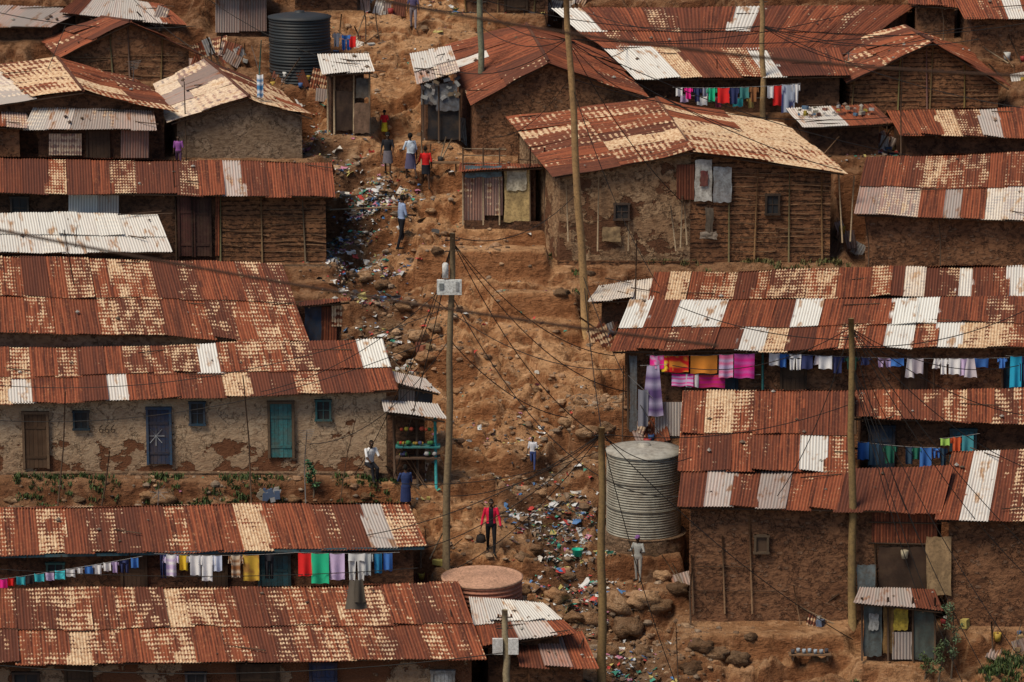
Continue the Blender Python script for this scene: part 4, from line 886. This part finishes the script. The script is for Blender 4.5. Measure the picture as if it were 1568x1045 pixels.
# ---------------------------------------------------------------- people
def ringframe(d):
    d=d.normalized(); a=Vector((0,1,0)) if abs(d.y)<.9 else Vector((1,0,0)); e1=d.cross(a).normalized(); return d,e1,d.cross(e1)
def person(name,loc,Hh,yaw,C,legs=((15,8),(-15,12)),arms=((12,8,15),(-12,8,15)),lean=3,skirt=None,longs=False,trou=True,cap=None,bag=None,pack=None,sit=False,hair=0):
    V=[];Fc=[];bones=[]
    def addring(rings,n=12):
        b=len(V)
        for c,e1,e2,a,bb in rings:
            for k in range(n): t=2*math.pi*k/n; V.append(c+e1*math.cos(t)*a+e2*math.sin(t)*bb)
        for i in range(len(rings)-1):
            for k in range(n): k2=(k+1)%n; Fc.append((b+i*n+k,b+i*n+k2,b+(i+1)*n+k2,b+(i+1)*n+k))
        Fc.append(tuple(b+k for k in range(n))[::-1]); m_=b+(len(rings)-1)*n; Fc.append(tuple(m_+k for k in range(n)))
    def cap_(a,b,ra,rb,lab,n=10):
        a=Vector(a);b=Vector(b); d,e1,e2=ringframe(b-a); R=[]
        for t in(-80,-50,-20): q=math.radians(t); R.append((a+d*ra*math.sin(q),e1,e2,ra*math.cos(q),ra*math.cos(q)))
        for t in(20,50,80): q=math.radians(t); R.append((b+d*rb*math.sin(q),e1,e2,rb*math.cos(q),rb*math.cos(q)))
        addring(R,n); bones.append((a,b,ra,rb,lab))
    def ell(c,rx,ry,rz,lab):
        c=Vector(c);R=[]
        for t in range(-80,81,20): q=math.radians(t); R.append((c+Vector((0,0,rz*math.sin(q))),Vector((1,0,0)),Vector((0,1,0)),rx*math.cos(q),ry*math.cos(q)))
        addring(R,14); m_=min(rx,ry,rz); bones.append((c-Vector((0,0,rz-m_)),c+Vector((0,0,rz-m_)),m_,m_,lab))
    SK,TP,BT,HR,SH,EX=range(6); ra=math.radians
    lz=Matrix.Rotation(-ra(lean),3,'X'); hipc=Vector((0,0,.93))
    U=lambda p: lz@(Vector(p)-hipc)+hipc
    feet=[]
    for sd,(th,kn) in zip((-1,1),legs):
        hip=Vector((sd*.092,0,.9)); kd=Vector((sd*.02,math.sin(ra(th)),-math.cos(ra(th)))); kne=hip+kd*.43
        kd2=Vector((0,math.sin(ra(th-kn)),-math.cos(ra(th-kn)))); ank=kne+kd2*.41
        cap_(hip,kne,.092 if trou else .08,.062,BT if (trou or sit) else SK); cap_(kne,ank,.058 if trou else .052,.045 if trou else .036,BT if trou else SK)
        toe=ank+Vector((sd*.03,.17,-.045)); cap_(ank+Vector((0,-.03,-.04)),toe,.042,.034,SH); feet.append(min(ank.z,toe.z)-.08)
    rg=[]
    for z,rx,ry in((.84,.10,.08),(.88,.155,.105),(.95,.168,.118),(1.05,.145,.105),(1.15,.15,.108),(1.28,.175,.118),(1.38,.18,.105),(1.44,.13,.08),(1.48,.06,.055)):
        rg.append((U((0,0,z)),Vector((1,0,0)),lz@Vector((0,1,0)),rx,ry))
    addring(rg,16); bones.append((U((-.06,0,1.05)),U((-.06,0,1.36)),.11,.11,TP)); bones.append((U((.06,0,1.05)),U((.06,0,1.36)),.11,.11,TP)); bones.append((Vector((-.05,0,.9)),Vector((.05,0,.9)),.12,.12,BT))
    if skirt:
        hz,hw=skirt; rg=[(Vector((0,.01,z)),Vector((1,0,0)),Vector((0,1,0)),.165+(hw-.165)*t,.12+(hw*.8-.12)*t) for t,z in((0,1.0),(.3,1.0-(1-hz)*.3),(.65,1.-(1-hz)*.65),(1,hz))]; addring(rg,16)
    cap_(U((0,0,1.44)),U((0,.012,1.53)),.055,.05,SK)
    hc=Vector(U((0,.02,1.63)))
    ell(hc+Vector((0,-.005,.015)),.076,.094,.108,SK); ell(hc+Vector((0,.03,-.06)),.05,.055,.05,SK)
    cap_(hc+Vector((0,.088,.015)),hc+Vector((0,.104,-.022)),.009,.014,SK,8); cap_(hc+Vector((-.02,.084,-.06)),hc+Vector((.02,.084,-.06)),.009,.009,SK,8)
    for sx in(-1,1): ell(hc+Vector((sx*.079,-.005,-.005)),.012,.02,.03,SK)
    if hair: ell(hc+Vector((0,-.03,.045)),.09+hair,.095+hair,.09+hair,HR)
    hands=[]
    for sd,(a,o,bd) in zip((-1,1),arms):
        sh=U((sd*.175,0,1.41)); d=Vector((sd*math.sin(ra(o)),math.sin(ra(a))*math.cos(ra(o)),-math.cos(ra(a))*math.cos(ra(o)))); el=sh+d*.29
        a2=a+bd; d2=Vector((-sd*.12*(bd>40)*2+sd*math.sin(ra(o))*.6,math.sin(ra(a2)),-math.cos(ra(a2)))).normalized(); wr=el+d2*.25
        cap_(sh,el,.058,.045,TP); cap_(el,wr,.043,.029,TP if longs else SK)
        if longs: cap_(el,wr-d2*.02,.047,.038,TP)
        pd=wr+d2*.085; side=d2.cross(Vector((sd,0,0))).normalized(); out=side.cross(d2).normalized()
        cap_(wr+side*.012,pd+side*.018,.022,.02,SK,8);cap_(wr-side*.012,pd-side*.018,.022,.02,SK,8)
        for i,(o_,ln) in enumerate(((-.031,.062),(-.011,.075),(.011,.08),(.031,.07))):
            k0=pd+side*o_; k1=k0+d2*ln*.5-out*.006*sd; k2=k1+(d2*.8-out*.5*sd).normalized()*ln*.5
            cap_(k0,k1,.0105,.0095,SK,6); cap_(k1,k2,.0095,.008,SK,6)
        tb_=wr+d2*.03+side*.03; t2_=tb_+(d2*.6+side*.8).normalized()*.04; cap_(tb_,t2_,.0125,.011,SK,6); cap_(t2_,t2_+(d2*.95+side*.25).normalized()*.032,.011,.009,SK,6)
        hands.append(pd)
    me=bpy.data.meshes.new('tmp'); me.from_pydata([tuple(v) for v in V],[],Fc)
    ob=bpy.data.objects.new('tmp',me); bpy.context.scene.collection.objects.link(ob)
    md=ob.modifiers.new('r','REMESH'); md.mode='VOXEL'; md.voxel_size=.0095; md.use_smooth_shade=True
    sm=ob.modifiers.new('s','SMOOTH'); sm.iterations=3; sm.factor=.5
    dg=bpy.context.evaluated_depsgraph_get(); dg.update(); nm=bpy.data.meshes.new_from_object(ob.evaluated_get(dg))
    bpy.data.objects.remove(ob)
    nf=len(nm.polygons); cen=np.zeros(nf*3); nm.polygons.foreach_get('center',cen); cen=cen.reshape(-1,3)
    best=np.full(nf,1e9); lab=np.zeros(nf,int)
    for a,b,r0,r1,l in bones:
        a=np.array(a);b=np.array(b);d=b-a; t=np.clip(((cen-a)@d)/(d@d+1e-9),0,1); dist=np.linalg.norm(cen-a-t[:,None]*d,axis=1)-(r0+(r1-r0)*t)
        m_=dist<best; best[m_]=dist[m_]; lab[m_]=l
    if skirt: m_=(cen[:,2]<1.0)&(cen[:,2]>skirt[0]-.01)&~((lab==SK)&(best<.02)&(np.abs(cen[:,0])>.19)); lab[m_]=BT
    hcn=np.array(hc); q=cen-hcn; hm=(np.linalg.norm(q*np.array([1,.85,.85]),axis=1)<.14)&(q[:,2]>-.1)
    hl=hm&((q[:,2]>.055+.25*q[:,1])|((q[:,1]<-.02)&(q[:,2]>-.05)))&(np.abs(q[:,2])<.25); lab[hl]=HR
    if cap: lab[hm&(q[:,2]>.05)]=EX
    if 'vest' in C: m_=(lab==TP)&(np.abs(cen[:,0])<.07)&(cen[:,2]>.95); lab[m_]=EX
    for i,k in enumerate(('skin','top','bottom','hair','shoe','extra')):
        nm.materials.append(PM(C.get(k,{'skin':(.07,.035,.02),'hair':(.008,.007,.006),'shoe':(.03,.025,.02),'extra':(.02,.02,.02)}.get(k,(.1,.1,.1))),k))
    nm.polygons.foreach_set('material_index',lab.tolist())
    nm.polygons.foreach_set('use_smooth',[True]*nf)
    e=empty(name,loc); e.rotation_euler=(0,0,yaw); S=Hh/1.75; e.scale=(S,S,S)
    fz=min(feet)
    b=bpy.data.objects.new('body',nm); bpy.context.scene.collection.objects.link(b); b.parent=e; b.location=(0,0,-fz)
    mb=MB()
    for sx in(-1,1): mb.lathe(hc+Vector((sx*.03,.087,.012)),[(0,-.009),(.009,-.006),(.013,0),(.009,.006),(0,.009)],8,(.5,.5,.48),0); mb.lathe(hc+Vector((sx*.03,.097,.012)),[(0,-.005),(.005,0),(0,.005)],6,(.01,.01,.01),0)
    if cap: mb.lathe(hc+Vector((0,0,.05)),[(.088,0),(.092,.03),(.07,.08),(0,.095)],16,cap,0); mb.box(hc+Vector((0,.12,.055)),(.13,.1,.012),cap,0)
    if bag: 
        hd=hands[bag[0]]; mb.tube([hd+Vector((0,-.06,-.2)),hd+Vector((0,-.03,-.03)),hd+Vector((0,.03,-.03)),hd+Vector((0,.06,-.2))],.008,5,bag[1],0)
        mb.tube([hd+Vector((0,0,-.18)),hd+Vector((0,0,-.22)),hd+Vector((0,0,-.4)),hd+Vector((0,0,-.44))],[.07,.13,.16,.12],8,bag[1],0)
    if pack: mb.tube([U((0,-.16,1.02)),U((0,-.19,1.1)),U((0,-.19,1.3)),U((0,-.15,1.4))],[.1,.14,.13,.07],10,pack,0)
    k=mb.build('details',[VC]); k.parent=e; k.location=(0,0,-fz)
    return e
_pm={}
def PM(c,k):
    key=(tuple(c),k=='skin')
    if key not in _pm:
        N=NT('skin' if k=='skin' else 'garment_cloth',.6 if k=='skin' else .95); n=N.noise(N.obj(),6,4)
        _pm[key]=N.out(N.mix(N.m('MULTIPLY',N.ramp(n,.35,.7),.45),tuple(c),tuple(q*.45 for q in c)))
    return _pm[key]
pi=math.pi
def put(name,u,vf,vt,yaw,C,**k):
    g=gat(u,vf); H=(vf-vt)/(F/g.y)*1.06; return person(name,g,H,yaw,C,**k)
put('woman_in_red_jacket',752,850,765,pi,dict(top=(.68,.015,.06),bottom=(.012,.012,.015),extra=(.015,.015,.02),vest=1),arms=((8,16,20),(-4,16,25)),legs=((14,6),(-14,18)),longs=True,bag=(1,(.01,.01,.012)))
put('man_in_blue_shirt',615,388,307,-pi/2+.4,dict(top=(.28,.36,.55),bottom=(.012,.012,.016)),arms=((-5,8,30),(10,8,70)),legs=((8,3),(-8,8)))
put('walking_woman',594,270,207,pi,dict(top=(.02,.02,.025),bottom=(.16,.14,.16),extra=(.5,.4,.05)),arms=((10,14,60),(-6,14,20)),trou=False,skirt=(.5,.22),hair=.015)
put('walking_woman',589,218,176,pi,dict(top=(.6,.02,.03),bottom=(.55,.45,.03)),arms=((10,14,40),(0,14,50)),trou=False,skirt=(.45,.2),hair=.02)
put('woman_with_backpack',629,278,211,.5,dict(top=(.5,.58,.68),bottom=(.10,.09,.16)),arms=((20,12,50),(-10,12,20)),trou=False,skirt=(.4,.24),pack=(.45,.52,.62),hair=.01)
put('child_in_red_shirt',652,298,234,.2,dict(top=(.65,.02,.02),bottom=(.02,.022,.03)),arms=((15,14,40),(-10,10,40)),legs=((16,8),(-10,12)),trou=False,skirt=(.62,.17))
y_=ys(738)-1.25; x_=P(621,700,y_).x
person('person_in_navy_dress',(x_,y_,hs(x_,y_)),1.7,.3,dict(top=(.03,.05,.14),bottom=(.03,.045,.13)),arms=((30,10,60),(10,10,30)),trou=False,skirt=(.45,.2),legs=((3,2),(-3,2)))
put('child_in_white_shirt',816,735,683,pi*.9,dict(top=(.65,.65,.7),bottom=(.06,.09,.25)),arms=((0,12,90),(5,10,20)),legs=((6,4),(-6,6)))
put('person_in_grey_coat',977,899,828,pi*.85,dict(top=(.34,.34,.32),bottom=(.34,.32,.29),extra=(.2,.08,.3)),arms=((10,20,95),(10,20,95)),longs=True,legs=((4,2),(-4,3)),cap=(.25,.1,.36))
put('child_on_hill_path',633,52,-5,pi,dict(top=(.12,.1,.2),bottom=(.3,.26,.28)),arms=((5,10,20),(-5,10,20)))
put('person_in_purple_top',1517,46,-5,pi,dict(top=(.2,.08,.34),bottom=(.03,.03,.05)),arms=((5,10,20),(-5,10,20)))
y_=hC['yw']-.62
person('seated_man_in_white_shirt',P(566,738,y_),1.8,pi*1.15,dict(top=(.75,.75,.76),bottom=(.015,.015,.02)),legs=((78,85),(85,70)),arms=((35,10,50),(40,10,40)),lean=12,sit=True)
mb=MB(); q=P(566,738,y_); mb.box(q+Vector((.05,.15,.2)),(.5,.4,.36),(.14,.1,.07),0); mb.build('stone_block_seat',[M_stone])
put('person_at_window',274,266,215,pi,dict(top=(.3,.1,.35),bottom=(.1,.05,.1)),arms=((5,10,60),(-5,10,20)))
# ---------------------------------------------------------------- light, sky, camera
sc=bpy.context.scene
w=bpy.data.worlds.new('World'); sc.world=w; w.use_nodes=True; nt=w.node_tree
sky=nt.nodes.new('ShaderNodeTexSky'); sky.sky_type='NISHITA'; sky.sun_disc=False
EL=math.radians(56); AZ=math.radians(-132)
sky.sun_elevation=EL; sky.sun_rotation=AZ
nt.links.new(sky.outputs[0],nt.nodes['Background'].inputs[0]); nt.nodes['Background'].inputs[1].default_value=.085
L=bpy.data.lights.new('sun','SUN'); L.energy=3.6; L.angle=math.radians(24); L.color=(1,.88,.70)
so=bpy.data.objects.new('sun',L); sc.collection.objects.link(so)
sd=Vector((math.sin(AZ)*math.cos(EL),math.cos(AZ)*math.cos(EL),math.sin(EL)))
so.rotation_euler=sd.to_track_quat('Z','Y').to_euler(); so.location=(0,100,80)
cam=bpy.data.cameras.new('camera'); co=bpy.data.objects.new('camera',cam); sc.collection.objects.link(co)
co.location=(0,0,CAMZ); co.rotation_euler=(math.pi/2-PITCH,0,0)
cam.sensor_width=36; cam.lens=36*F/1568; cam.clip_end=2000; cam.clip_start=1
cam.dof.use_dof=True; cam.dof.focus_distance=124; cam.dof.aperture_fstop=1.6
sc.camera=co
sc.view_settings.view_transform='Standard'; sc.view_settings.look='None'; sc.view_settings.exposure=0
